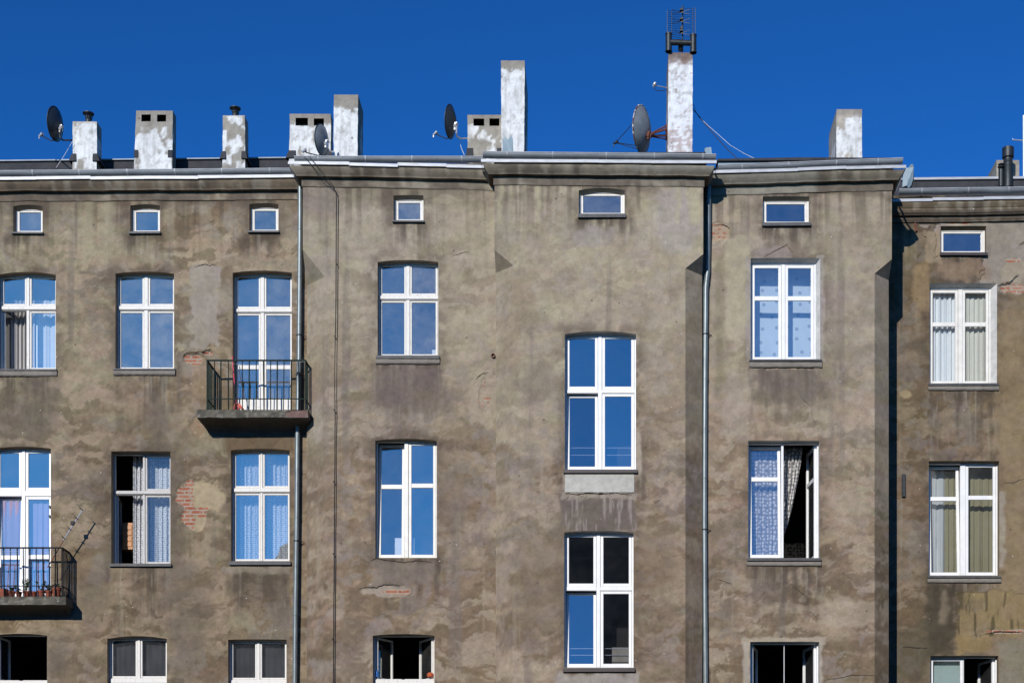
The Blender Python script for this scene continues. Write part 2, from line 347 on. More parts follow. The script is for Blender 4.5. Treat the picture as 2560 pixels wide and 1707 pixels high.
def wall_tint(sec, px, py):
    """returns rgb albedo, brick amount, inward relief (m)"""
    s = ord(sec)
    wx = px+(fbm(px/60, py/60, s)-0.5)*70+(fbm(px/14, py/14, s+12)-0.5)*22; wy = py+(fbm(px/60, py/60, s+9)-0.5)*60+(fbm(px/14, py/14, s+15)-0.5)*20
    c = np.repeat(C3(BASE[sec]), len(px), 0)
    low = np.clip((py-500)/1200, 0, 1)
    # coats: olive grey above, brown below, mauve cement repairs, salmon bloom
    a = fbm(wx/330, wy/240, s+1); c = lay(c, sst(0.50, 0.60, a+0.22*(0.42-low)), (0.355, 0.325, 0.240), 0.75 if sec != 'E' else 0.35)
    a = fbm(wx/260, wy/170, s+2); c = lay(c, sst(0.49, 0.56, a+0.42*(low-0.47)), (0.225, 0.170, 0.117), 0.85)
    a = fbm(wx/170, wy/60, s+3); c = lay(c, sst(0.56, 0.62, a), (0.345, 0.265, 0.200) if sec in 'ABDE' else (0.335, 0.285, 0.225), 0.55)
    a = fbm(wx/150, wy/150, s+4); c = lay(c, sst(0.58, 0.64, a), (0.285, 0.250, 0.225), 0.6)
    a = fbm(wx/120, wy/38, s+5); c = lay(c, sst(0.53, 0.57, a+0.10*(low-0.5)), (0.190, 0.155, 0.108), 0.5)
    a = fbm(wx/90, wy/30, s+6); c = lay(c, sst(0.565, 0.61, a), (0.375, 0.315, 0.235), 0.55)
    a = fbm(px/16, py/14, s+7); c *= (0.80+0.40*a)[:, None]
    a = fbm(px/420, py/420, s+8); c *= (0.86+0.28*a)[:, None]
    # weathered skin: small torn flakes of the three coats, lying in loose horizontal drifts
    KS = {'A': 1.0, 'B': 0.9, 'C': 0.7, 'D': 0.95, 'E': 0.85}[sec]; z1 = KS*sst(0.42, 0.58, fbm(px/190, py/110, s+70)); z2 = KS*sst(0.42, 0.58, fbm(px/160, py/120, s+71)); z3 = KS*sst(0.40, 0.60, fbm(px/220, py/140, s+72))
    c = lay(c, sst(0.515, 0.540, fbm(wx/62, wy/18, s+73, 5))*z1, (0.370, 0.300, 0.230) if sec in 'AE' else (0.385, 0.335, 0.262), 0.8)
    c = lay(c, sst(0.52, 0.555, fbm(wx/56, wy/18, s+74, 5))*z2, (0.185, 0.145, 0.103), 0.7)
    c = lay(c, sst(0.54, 0.575, fbm(wx/34, wy/18, s+75, 5))*z3, (0.315, 0.245, 0.185), 0.55)
    c = lay(c, sst(0.57, 0.60, fbm(wx/30, wy/30, s+76, 5))*(1-z1), (0.300, 0.268, 0.240), 0.55)
    c *= (1+0.12*(fbm(px/5, py/4, s+78, 3)-0.5)*2)[:, None]
    up = 1-sst(820, 1250, py+(fbm(px/200, py/120, s+79)-0.5)*420)
    if sec in 'BCD': c = lay(c, up, (0.375, 0.345, 0.265), 0.42); c *= (0.95+0.10*up)[:, None]
    elif sec == 'A': c *= (0.95+0.12*up)[:, None]
    else: c *= 0.90
    # long grey runs of old rain water
    run = sst(0.60, 0.70, fbm(px/30+s, py/900, s+80))*sst(0.45, 0.65, fbm(px/60, py/260, s+81)); c = lay(c, run, (0.205, 0.180, 0.160), 0.5)
    run = sst(0.64, 0.70, fbm(px/13+s, py/700, s+82))*sst(0.5, 0.7, fbm(px/60, py/200, s+83)); c = lay(c, run, (0.36, 0.32, 0.25), 0.4)
    # rain runs below the eaves
    e = STREAK_EAVES[sec]; g = np.clip(1-(py-e)/190, 0, 1)*(py > e-60)
    st = fbm(px/15, py/420, s+20)
    c = lay(c, sst(0.5, 0.62, st)*g, (0.115, 0.095, 0.075), 0.62)
    c = lay(c, sst(0.56, 0.66, fbm(px/18, py/500, s+24))*g, (0.40, 0.365, 0.27), 0.6)
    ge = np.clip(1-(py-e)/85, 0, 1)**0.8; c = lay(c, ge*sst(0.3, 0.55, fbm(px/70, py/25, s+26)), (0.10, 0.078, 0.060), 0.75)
    # dirt washed down from every sill and grime in the window corners
    for w in WINS:
        if w.sec != sec or w.door: continue
        b = (w.ledge or w.sill or (0, w.yb))[1]
        if b > 1800: continue
        dep = 70 if w.style == 'a' else 150
        gx = sst(w.x0-26, w.x0+6, wx)*(1-sst(w.x1-6, w.x1+26, wx)); gy = sst(b-6, b+4, py)*np.clip(1-(py-b)/dep, 0, 1)**0.6
        k = gx*gy; st = fbm(px/14, py/180, s+int(w.x0))
        c = lay(c, k*sst(0.35, 0.65, st*0.6+0.4*fbm(px/30, py/30, s+3)), (0.105, 0.085, 0.070), 0.9)
        c = lay(c, k*sst(0.62, 0.70, fbm(px/8, py/120, s+41)), (0.40, 0.37, 0.31), 0.45)
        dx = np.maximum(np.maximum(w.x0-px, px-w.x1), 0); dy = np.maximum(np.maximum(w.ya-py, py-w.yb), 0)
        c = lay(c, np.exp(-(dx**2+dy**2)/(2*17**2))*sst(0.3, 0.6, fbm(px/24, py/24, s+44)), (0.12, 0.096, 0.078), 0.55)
    br = np.zeros(len(px)); rl = np.zeros(len(px))
    if sec == 'A':
        m = rect_m(px, py, 474, 545, 668, 866, 2.5, 20, 3); c = lay(c, m, (0.365, 0.325, 0.285), 0.95); rl += m*0.004
        m = ell_m(px, py, 482, 893, 26, 15, 0.12, 0.5, 4); c = lay(c, m, (0.40, 0.31, 0.22), 0.9); br = np.maximum(br, m*0.7); rl += m*0.035
        m = ell_m(px, py, 518, 882, 12, 6, 0.2, 0.5, 4); br = np.maximum(br, m); rl += m*0.035
        m = np.maximum(ell_m(px, py, 498, 1240, 62, 42, 0.12, 0.35, 6), ell_m(px, py, 482, 1290, 36, 34, 0.12, 0.4, 7))
        c = lay(c, m, (0.43, 0.36, 0.26), 1.0); rl += m*0.035
        mb = 0.82*m*np.maximum(1-sst(478, 492, px+(fbm(px/9, py/9, 2)-.5)*20), ell_m(px, py, 505, 1278, 26, 13, 0.2, 0.3, 8)); br = np.maximum(br, mb)
        m = ell_m(px, py, 497, 1065, 20, 26, 0.2, 0.6, 9); c = lay(c, m, (0.33, 0.25, 0.18), 0.8); br = np.maximum(br, m*0.42); rl += m*0.02
        for cx, cy, rx, ry in ((100, 1000, 45, 120), (395, 1050, 24, 70), (430, 1300, 40, 240), (230, 1500, 40, 70), (140, 1640, 30, 60), (470, 1580, 46, 150), (20, 1050, 70, 60)):
            c = lay(c, ell_m(px, py, cx, cy, rx, ry, 0.6, 0.5, 11), (0.185, 0.158, 0.132), 0.6)
        m = rect_m(px, py, 555, 726, 1414, 1434, 4, 9, 12); c = lay(c, m, (0.33, 0.29, 0.24), 0.8)
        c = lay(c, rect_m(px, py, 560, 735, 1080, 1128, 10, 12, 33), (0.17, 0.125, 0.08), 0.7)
        m = rect_m(px, py, 565, 725, 1434, 1490, 18, 24, 13); c = lay(c, m, (0.125, 0.105, 0.085), 0.55)
        for cx in (225, 265): c = lay(c, rect_m(px, py, cx-12, cx+12, 480, 640, 10, 10, 14), (0.38, 0.345, 0.255), 0.6)
    if sec == 'B':
        m = rect_m(px, py, 936, 1098, 912, 1012, 14, 12, 3); c = lay(c, m, (0.185, 0.155, 0.135), 0.75)
        m = ell_m(px, py, 965, 1477, 64, 14, 0.12, 0.5, 5); c = lay(c, m, (0.36, 0.315, 0.26), 0.9); rl += m*0.012
        m = ell_m(px, py, 986, 1479, 36, 8, 0.2, 0.4, 6); br = np.maximum(br, m)
        m = ell_m(px, py, 1205, 985, 40, 74, 0.12, 0.5, 7); c = lay(c, m, (0.36, 0.315, 0.24), 0.85); rl += m*0.008
        m = ell_m(px, py, 1214, 990, 14, 46, 0.2, 0.7, 8); br = np.maximum(br, m*0.45); rl += m*0.014
        m = rect_m(px, py, 940, 1085, 1402, 1462, 10, 14, 9); c = lay(c, m, (0.235, 0.205, 0.175), 0.75)
        for cx, cy, rx, ry in ((1130, 1250, 50, 120), (1100, 1000, 70, 30), (880, 1600, 30, 90)):
            c = lay(c, ell_m(px, py, cx, cy, rx, ry, 0.6, 0.6, 11), (0.20, 0.165, 0.13), 0.5)
        c = lay(c, rect_m(px, py, 757, 850, 430, 540, 20, 22, 15), (0.27, 0.235, 0.205), 0.6)
        c = lay(c, rect_m(px, py, 765, 800, 1000, 1090, 6, 16, 16), (0.36, 0.325, 0.275), 0.8)
        c = lay(c, ell_m(px, py, 843, 1535, 24, 16, 0.15, 0.4, 18), (0.36, 0.315, 0.255), 0.7)
    if sec == 'C':
        m = rect_m(px, py, 1402, 1592, 1226, 1326, 5, 8, 3); c = lay(c, m, (0.175, 0.152, 0.136), 0.9)
        st = fbm(px/7, py/70, 77); c = lay(c, m*sst(0.55, 0.68, st), (0.34, 0.31, 0.285), 0.7)
        m = rect_m(px, py, 1400, 1596, 1226, 1246, 3, 10, 4); c = lay(c, m, (0.36, 0.325, 0.27), 0.7); rl += m*sst(.45, .6, fbm(px/9, py/9, 5))*0.015
        m = rect_m(px, py, 1396, 1600, 1682, 1760, 5, 14, 6); c = lay(c, m, (0.36, 0.34, 0.315), 0.9)
        m = ell_m(px, py, 1596, 1135, 9, 50, 0.3, 0.6, 7); c = lay(c, m, (0.42, 0.38, 0.31), 0.8)
        c = lay(c, ell_m(px, py, 1345, 960, 55, 50, 0.3, 0.6, 8), (0.235, 0.205, 0.165), 0.65)
        c = lay(c, rect_m(px, py, 1280, 1440, 1330, 1600, 30, 40, 9), (0.215, 0.178, 0.132), 0.6)
        c = lay(c, rect_m(px, py, 1595, 1700, 1330, 1480, 30, 40, 10), (0.225, 0.182, 0.132), 0.55)
        c = lay(c, ell_m(px, py, 1690, 545, 60, 85, 0.3, 0.6, 12), (0.375, 0.345, 0.315), 0.7)
        c = lay(c, ell_m(px, py, 1480, 590, 60, 24, 0.3, 0.7, 13), (0.375, 0.345, 0.315), 0.6)
        for x0, x1 in ((1242, 1258), (1340, 1352), (1690, 1700), (1722, 1750)):
            c = lay(c, rect_m(px, py, x0, x1, 430, 560, 5, 9, x0), (0.41, 0.385, 0.27), 0.7)
    if sec == 'D':
        m = rect_m(px, py, 1815, 1874, 590, 855, 6, 16, 3); c = lay(c, m, (0.405, 0.375, 0.275), 0.8)
        m = rect_m(px, py, 1788, 1812, 640, 1000, 8, 8, 4); c = lay(c, m, (0.235, 0.215, 0.150), 0.65)
        m = ell_m(px, py, 1797, 580, 26, 22, 0.15, 0.5, 5); c = lay(c, m, (0.40, 0.32, 0.23), 0.9); br = np.maximum(br, m*0.5); rl += m*0.014
        m = np.maximum(rect_m(px, py, 1866, 1880, 640, 905, 2, 7, 6), rect_m(px, py, 2044, 2060, 640, 905, 2, 7, 6)); c = lay(c, m, (0.36, 0.335, 0.30), 0.75)
        m = rect_m(px, py, 1885, 2060, 918, 1010, 14, 30, 7); c = lay(c, m, (0.17, 0.145, 0.125), 0.7)
        m = rect_m(px, py, 1910, 2030, 915, 924, 2, 5, 8); br = np.maximum(br, m*0.55); rl += m*0.012
        m = rect_m(px, py, 1810, 1862, 930, 1100, 14, 24, 9); c = lay(c, m, (0.36, 0.325, 0.27), 0.55)
        m = rect_m(px, py, 1855, 2062, 1592, 1606, 3, 9, 10); c = lay(c, m, (0.42, 0.38, 0.305), 0.8)
        m = np.maximum(rect_m(px, py, 1858, 1876, 1600, 1790, 3, 8, 10), rect_m(px, py, 2047, 2056, 1600, 1790, 3, 6, 10)); c = lay(c, m, (0.42, 0.39, 0.335), 0.8)
        m = rect_m(px, py, 2055, 2195, 1495, 1560, 10, 30, 12); c = lay(c, m, (0.385, 0.335, 0.265), 0.65)
        m = rect_m(px, py, 1868, 1960, 1420, 1510, 16, 30, 13); c = lay(c, m, (0.15, 0.128, 0.108), 0.6)
        m = rect_m(px, py, 2080, 2180, 1000, 1060, 14, 34, 14); c = lay(c, m, (0.36, 0.29, 0.22), 0.6)
        m = rect_m(px, py, 2075, 2195, 1245, 1275, 8, 18, 15); c = lay(c, m, (0.38, 0.325, 0.255), 0.6)
        m = ell_m(px, py, 1930, 635, 55, 20, 0.2, 0.5, 16); c = lay(c, m, (0.30, 0.26, 0.235), 0.7)
    if sec == 'E':
        m = np.maximum(rect_m(px, py, 2298, 2345, 536, 566, 1.5, 12, 3), rect_m(px, py, 2340, 2580, 542, 640, 1.5, 18, 4)); m = np.maximum(m, rect_m(px, py, 2460, 2590, 560, 735, 1.5, 34, 5))
        c = lay(c, m*(1-sst(0.6, 0.95, m))*4, (0.42, 0.38, 0.31), 1.0) if False else c
        c = lay(c, m, (0.345, 0.305, 0.270), 0.95); rl += m*0.022
        m = rect_m(px, py, 2318, 2352, 578, 660, 3, 12, 6); c = lay(c, m, (0.36, 0.29, 0.215), 0.9); rl -= m*0.004
        m = ell_m(px, py, 2400, 554, 34, 11, 0.15, 0.5, 7); c = lay(c, m, (0.45, 0.40, 0.33), 0.9)
        br = np.maximum(br, np.maximum(ell_m(px, py, 2383, 554, 9, 6, 0.2, 0.3, 8), ell_m(px, py, 2412, 555, 14, 5, 0.2, 0.5, 8))); rl += m*0.015
        m = ell_m(px, py, 2530, 650, 22, 5, 0.2, 0.3, 9); br = np.maximum(br, m)
        m = ell_m(px, py, 2530, 720, 42, 14, 0.2, 0.4, 10); br = np.maximum(br, m*0.6); rl += m*0.012
        m = ell_m(px, py, 2540, 690, 40, 40, 0.2, 0.5, 11); c = lay(c, m, (0.42, 0.36, 0.28), 0.6)
        c = lay(c, rect_m(px, py, 2290, 2330, 660, 780, 12, 24, 12), (0.36, 0.27, 0.17), 0.7)
        c = lay(c, rect_m(px, py, 2350, 2480, 655, 700, 12, 24, 13), (0.33, 0.25, 0.18), 0.7)
        c = lay(c, rect_m(px, py, 2485, 2600, 760, 1700, 26, 40, 14), (0.315, 0.245, 0.155), 0.7)
        m = rect_m(px, py, 2312, 2390, 1456, 1640, 18, 26, 15); c = lay(c, m, (0.085, 0.075, 0.055), 0.85)
        c = lay(c, rect_m(px, py, 2352, 2368, 1470, 1560, 8, 10, 16), (0.30, 0.25, 0.19), 0.7)
        m = rect_m(px, py, 2392, 2600, 1478, 1590, 1.5, 14, 17); c = lay(c, m*(0.5+0.5*sst(0.35, 0.6, fbm(px/40, py/28, 93))), (0.32, 0.25, 0.14), 0.85); rl += m*0.01
        c = lay(c, m*sst(0.54, 0.64, fbm(px/9, py/60, 91)), (0.10, 0.085, 0.05), 0.75)
        m = rect_m(px, py, 2390, 2480, 1590, 1632, 4, 10, 18); c = lay(c, m, (0.32, 0.24, 0.13), 0.8)
        m = ell_m(px, py, 2535, 1578, 70, 6, 0.3, 0.7, 19); br = np.maximum(br, m*0.6)
        c = lay(c, rect_m(px, py, 2500, 2600, 1596, 1720, 6, 14, 20), (0.27, 0.255, 0.20), 0.8)
        m = rect_m(px, py, 2496, 2512, 1230, 1420, 5, 12, 21); c = lay(c, m, (0.42, 0.38, 0.32), 0.8)
        c = lay(c, ell_m(px, py, 2265, 985, 14, 10, 0.2, 0.5, 22), (0.42, 0.35, 0.23), 0.8)
        c = lay(c, rect_m(px, py, 2230, 2330, 1560, 1710, 20, 30, 23), (0.14, 0.125, 0.095), 0.6)
    mref = np.array(BASE[sec])*0.98
    c = mref[None, :]*(np.maximum(c, 0.01)/mref[None, :])**1.14
    hn = fbm(px/46, py/30, s+90)+0.5*fbm(px/13, py/11, s+91)-0.75                  # lichen green against lilac grey cement
    c = c*np.stack([1+0.02*hn, 1-0.05*hn, 1+0.13*hn], 1)
    c = c*(np.array([0.825, 0.775, 0.725 if sec in 'BCD' else 0.685])*{'A': 0.84, 'B': 0.93, 'C': 0.96, 'D': 0.94, 'E': 0.76}[sec])[None, :]
    return np.clip(c, 0.02, 0.7), br, rl

# ---------------------------------------------------------------- ground and the two buildings
g = MB(); g.add([(-400, -400, 0), (400, -400, 0), (400, 600, 0), (-400, 600, 0)], [(0, 1, 2, 3)])
tag(g.build('ground', M['asphalt']), kind='structure')

main = tag(empty('tenement_building', (X(1000, YB), YB, 0)), 'long grey brown tenement of stepped sections with white windows and chimneys', 'building')
east = tag(empty('tenement_building', (X(2400, YE), YE, 0)), 'dark brown tenement with peeling plaster set back at the right edge', 'building')
def part(mb, name, mat, par, **k):
    """link as a child of a building while keeping world coordinates"""
    o = mb.build(name, mat, None, **k); root = par
    while root.parent: root = root.parent
    o.parent = par
    o.matrix_parent_inverse = par_world(par).inverted()
    return o
from mathutils import Matrix
def par_world(o):
    m = Matrix.LocRotScale(o.location, o.rotation_euler, o.scale)
    if o.parent: m = par_world(o.parent) @ o.matrix_parent_inverse @ m
    return m
def B_of(sec): return east if sec == 'E' else main

XB = X(757, YB); WB = 0.418
XCL = X(1236.3, YC); WCL = 0.352; XCR = X(1758, YC); WCR = 0.333
XDR = X(2229.5, YD); WDR = 0.327
XL = X(-700, YA); XR = X(2960, YE)
SIDES = {  # x range of the flat front, then chamfer left / right: (corner x, width, apex row, front row, back depth)
 'A': (XL, XB+0.02, None, None), 'B': (XB, XCL+0.01, (XB, WB, 624, 692), None),
 'C': (XCL, XCR, (XCL, WCL, 625, 664), (XCR, WCR, 635, 671)), 'D': (XCR-0.01, XDR, None, (XDR, WDR, 648, 684)), 'E': (XDR-0.02, XR, None, None)}
EAVE = {'A': 455, 'B': 425, 'C': 418, 'D': 440, 'E': 505}    # row where the wall disappears behind the cornice
NEXTY = {('B', 0): YA, ('C', 0): YB, ('C', 1): YD, ('D', 1): YE}

class Acc:
    def __init__(s): s.V = []; s.F3 = []; s.T = []; s.n = 0
    def add(s, v, f, t):
        s.V.append(np.asarray(v, float)); s.T.append(np.asarray(t, float)); s.F3 += [tuple(int(i)+s.n for i in q) for q in f]; s.n += len(v)
    def build(s, name, mat, par):
        me = bpy.data.meshes.new(name); V = np.concatenate(s.V); me.from_pydata(V.tolist(), [], s.F3)
        me.materials.append(mat); a = me.attributes.new('tint', 'FLOAT_COLOR', 'POINT')
        a.data.foreach_set('color', np.concatenate(s.T).astype(np.float32).ravel())
        o = bpy.data.objects.new(name, me); COL.objects.link(o); o.parent = par; o.matrix_parent_inverse = par_world(par).inverted()
        return o
def lines(a, b, step, fixed):
    fixed = sorted({round(f, 5) for f in fixed if a < f < b} | {round(a, 5), round(b, 5)})
    out = []
    for p, q in zip(fixed[:-1], fixed[1:]):
        n = max(1, int(round((q-p)/step))); out += [p+(q-p)*i/n for i in range(n)]
    return np.array(out+[fixed[-1]])
def tint4(sec, x, z, Y):
    c, b, r = wall_tint(sec, PX(x, Y), PY(z, Y)); return np.concatenate([c, b[:, None]], 1), r
def bulge(x, z, s): return (fbm(x/1.3, z/1.3, s)-0.5)*0.03+(fbm(x/0.3, z/0.3, s+3)-0.5)*0.010
STEP = 0.023
for sec in 'ABCDE':
    Y = SECY[sec]; xa, xb, cl, cr = SIDES[sec]; A = Acc(); par = B_of(sec)
    fa = xa+(cl[1] if cl else 0); fb = xb-(cr[1] if cr else 0)
    zt = Z(EAVE[sec], Y)+0.12; zlow = 5.2
    ops = []
    for w in WINS:
        if w.sec == sec: ops.append((X(w.x0, Y), X(w.x1, Y), Z(w.yb, Y), Z(w.ya, Y), Z(w.ys, Y), w))
    xs = lines(fa, fb, STEP, [o[0] for o in ops]+[o[1] for o in ops])
    zs = np.concatenate([[0, 2.5], lines(zlow, zt, STEP, [o[2] for o in ops]+[o[3] for o in ops])]) if True else None
    GX, GZ = np.meshgrid(xs, zs); nx = len(xs)
    cxm = (xs[:-1]+xs[1:])/2; czm = (zs[:-1]+zs[1:])/2
    keep = np.ones((len(czm), len(cxm)), bool)
    for o in ops: keep &= ~((cxm[None, :] > o[0]) & (cxm[None, :] < o[1]) & (czm[:, None] > o[2]) & (czm[:, None] < o[3]))
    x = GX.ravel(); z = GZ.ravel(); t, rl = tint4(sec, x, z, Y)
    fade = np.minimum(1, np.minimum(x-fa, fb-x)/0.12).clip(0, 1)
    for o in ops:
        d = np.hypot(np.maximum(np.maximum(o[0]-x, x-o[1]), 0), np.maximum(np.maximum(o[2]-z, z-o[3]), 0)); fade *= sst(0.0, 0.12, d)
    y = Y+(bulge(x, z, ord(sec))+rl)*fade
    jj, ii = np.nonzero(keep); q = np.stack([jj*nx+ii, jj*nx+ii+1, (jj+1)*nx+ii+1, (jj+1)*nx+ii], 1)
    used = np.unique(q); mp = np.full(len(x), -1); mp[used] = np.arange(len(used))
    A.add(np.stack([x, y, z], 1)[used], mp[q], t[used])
    def patch(f, nu, nv, flip=False):
        u, v = np.meshgrid(np.linspace(0, 1, nu+1), np.linspace(0, 1, nv+1)); P = f(u.ravel(), v.ravel())
        tt, _ = tint4(sec, P[:, 0], P[:, 2], Y)
        fs = []
        for j in range(nv):
            for i in range(nu):
                k = j*(nu+1)+i; ff = (k, k+1, k+nu+2, k+nu+1); fs.append(ff[::-1] if flip else ff)
        A.add(P, fs, tt)
    for side, ch in ((0, cl), (1, cr)):
        if not ch: continue
        xc, wd, ra, rf = ch; sg = 1 if side == 0 else -1; za_, zf_ = Z(ra, Y), Z(rf, Y); xi = xc+sg*wd
        lo = lambda u: za_+(zf_-za_)*u
        patch(lambda u, v: np.stack([xc+sg*wd*u, Y+0*u, lo(u)*(1-v)+zt*v], 1), 14, 70, side == 1)          # square corner above
        patch(lambda u, v: np.stack([xi-sg*wd*u, Y+wd*u, 0+v*zf_], 1), 12, 240, side == 0)                    # chamfer
        patch(lambda u, v: np.stack([xi-sg*wd*u*(1-v)-sg*wd*v*1.0, Y+wd*u*(1-v), zf_*(1-v)+za_*v], 1), 10, 14, side == 0)   # corbelled corner
        ny = NEXTY[(sec, side)]
        patch(lambda u, v: np.stack([xc+0*u, Y+(ny-Y)*u, za_*(1-v)+zt*v], 1), 10, 40, side == 0)
        patch(lambda u, v: np.stack([xc+0*u, Y+wd*(1-v)*0+wd+(ny-Y-wd)*u, 0+v*zf_], 1), 3, 60, side == 0)
        # side of the overhanging square corner between apex and chamfer foot
        A.add([(xc, Y, za_), (xc, Y+wd, zf_), (xc, ny, zf_), (xc, ny, za_)], [(0, 1, 2, 3)], np.array([[*BASE[sec], 0]]*4))
    for o in ops:
        x0, x1, zb, za, zs_, w = o; n = 20; hw = (x1-x0)/2; xm = (x0+x1)/2
        ax = np.linspace(x0, x1, n+1); az = zs_+(za-zs_)*(1-((ax-xm)/hw)**2)
        V = np.concatenate([np.stack([ax, 0*ax+Y, az], 1), np.stack([ax, 0*ax+Y, 0*ax+za+0.001], 1)]); tt, _ = tint4(sec, V[:, 0], V[:, 2], Y)
        A.add(V, [(i, i+1, n+2+i, n+1+i) for i in range(n)], tt)
        # reveals
        px = Y/FPX; sl, sr, st = (s*px for s in w.splay); r = 0.105 if w.style == 'a' else w.r; w.r = r
        if w.style == 'a': sl, sr, st = 1.5*px, 0.5*px, 6*px
        w.fx0, w.fx1, w.fzb, w.fza = x0+sl, x1-sr, zb, za-st
        fr = [(x0, zb)]+[(a, b) for a, b in zip(ax, az)]+[(x1, zb)]
        bk = [(w.fx0, zb)]+[(w.fx0+(a-x0)/(x1-x0)*(w.fx1-w.fx0), b-st) for a, b in zip(ax, az)]+[(w.fx1, zb)]
        V = np.array([(a, Y, b) for a, b in fr]+[(a, Y+r, b) for a, b in bk]); m = len(fr)
        col = (0.44, 0.43, 0.40) if (w.splay[1] > 0 or w.style != 'a' and sec in 'CD') else tuple(0.9*k for k in BASE[sec])
        if w.splay[1] > 0: col = (0.52, 0.51, 0.48)
        A.add(V, [(i, i+1, m+i+1, m+i) for i in range(m)[:-1]]+[(m-1, 0, m, 2*m-1)], np.array([[*col, 0]]*len(V)))
    # hairline cracks and broken plaster edges, cut as thin dark lines
    for pts, wd in {'A': [([(458,886),(470,883),(482,884),(496,878),(508,880),(520,875),(528,871)], 1.6), ([(484,670),(498,664),(512,660),(524,664),(540,662)], 1.2), ([(520,548),(526,556),(536,553)], 1.0)],
            'B': [([(896,1472),(915,1467),(940,1468),(962,1460),(985,1461),(1000,1463)], 1.6), ([(1183,962),(1192,945),(1206,934),(1222,930)], 1.2), ([(925,1401),(940,1396),(985,1402),(1010,1406),(1045,1400),(1080,1406)], 1.8), ([(1130,640),(1150,634),(1172,630)], 1.0), ([(804,1245),(808,1238),(810,1232)], 1.4)],
            'C': [([(1412,1233),(1440,1236),(1470,1231),(1500,1234),(1535,1232),(1580,1236)], 1.8), ([(1636,1258),(1642,1253),(1650,1249)], 1.4)],
            'D': [([(1910,642),(1930,632),(1968,611),(1982,632),(1985,642)], 1.3), ([(1997,982),(2003,992),(2025,1015),(2035,1050),(2050,1085)], 1.0), ([(1968,1450),(1990,1470),(2015,1490),(2025,1525),(2045,1550)], 1.3), ([(1790,1447),(1810,1452),(1830,1460)], 1.2), ([(1780,566),(1805,560),(1820,567),(1826,578)], 1.3), ([(1879,915),(1930,917),(1985,914),(2054,912)], 2.2), ([(2060,1700),(2100,1693),(2130,1686),(2190,1688)], 1.4), ([(1950,1100),(1952,1088),(1950,1080)], 1.0)],
            'E': [([(2370,560),(2372,548),(2392,543),(2410,544),(2420,550),(2426,556)], 1.6), ([(2494,715),(2506,709),(2525,705),(2540,690),(2548,686)], 2.6), ([(2545,612),(2560,606),(2580,604)], 1.6), ([(2304,584),(2310,592),(2318,594)], 1.0), ([(2255,1616),(2280,1618),(2318,1619)], 2.0), ([(2510,1206),(2535,1205),(2560,1196)], 1.2), ([(2460,1584),(2500,1578),(2560,1580)], 1.6), ([(2350,572),(2351,560),(2300,560)], 0.8)]}[sec]:
        rr = random.Random(int(pts[0][0])); P = []
        for (a, b), (c, d) in zip(pts[:-1], pts[1:]):
            for k in range(5): P.append((a+(c-a)*k/5+rr.uniform(-1.1, 1.1), b+(d-b)*k/5+rr.uniform(-1.1, 1.1)))
        P.append(pts[-1]); V = []
        for k, (a, b) in enumerate(P):
            h = wd*0.5*(0.35+math.sin(math.pi*k/(len(P)-1))*rr.uniform(0.5, 1.2))
            yb_ = Y+float(bulge(np.array([X(a, Y)]), np.array([Z(b, Y)]), ord(sec))[0])-0.006
            V += [(X(a, Y), yb_, Z(b-h, Y)), (X(a, Y), yb_, Z(b+h, Y))]
        A.add(V, [(2*k, 2*k+1, 2*k+3, 2*k+2) for k in range(len(P)-1)], np.array([[0.035, 0.03, 0.025, -1]]*len(V)))
    A.build('wall', M['plaster'], par)

# unseen back, ends and roof deck close the buildings
mb = MB()
mb.box(XL-0.3, YA+0.2, 0, XL-0.02, 42, 15.2); mb.box(XL, 41.8, 0, XDR, 42, 15.2); part(mb, 'unseen_rear_wall', M['far_wall'], main)
mb = MB(); mb.box(XR+0.02, YE+0.2, 0, XR+0.3, 43, 15.2); mb.box(XDR, 42.8, 0, XR, 43, 15.2); part(mb, 'unseen_rear_wall', M['far_wall'], east)

# ---------------------------------------------------------------- cornices, flashing, gutters, roofs
def sweep(mb, path, zts, prof, tintf=None, sub=None):
    n = len(path); rings = []
    nor = []
    for (a, b), (c, d) in zip(path[:-1], path[1:]):
        l = math.hypot(c-a, d-b); nor.append(((d-b)/l, -(c-a)/l))
    for i, (a, b) in enumerate(path):
        if i == 0: ox, oy = nor[0]
        elif i == n-1: ox, oy = nor[-1]
        else:
            (p, q), (r, s) = nor[i-1], nor[i]
            if abs(p*r+q*s) > 0.99: ox, oy = p, q
            else: ox, oy = p+r, q+s
        rings.append([(a+ox*o, b+oy*o, zts[i]+z) for o, z in prof])
    m = len(prof); vs = [v for r in rings for v in r]
    fs = [(i*m+k, (i+1)*m+k, (i+1)*m+k+1, i*m+k+1) for i in range(n-1) for k in range(m-1)]
    fs += [tuple(range(m)), tuple(range((n-1)*m+m-1, (n-1)*m-1, -1))]
    base = len(mb.v); mb.add(vs, fs)
    if tintf: mb.t[base:] = tintf(np.array(vs))
def dense(path, zts, step=0.06):
    P = []; T = []
    for i in range(len(path)-1):
        (a, b), (c, d) = path[i], path[i+1]; n = max(1, int(math.hypot(c-a, d-b)/step))
        for k in range(n): P.append((a+(c-a)*k/n, b+(d-b)*k/n)); T.append(zts[i]+(zts[i+1]-zts[i])*k/n)
    return P+[path[-1]], T+[zts[-1]]
def ZO(py, sec, o=0.23): return Z(py, SECY[sec]-o)
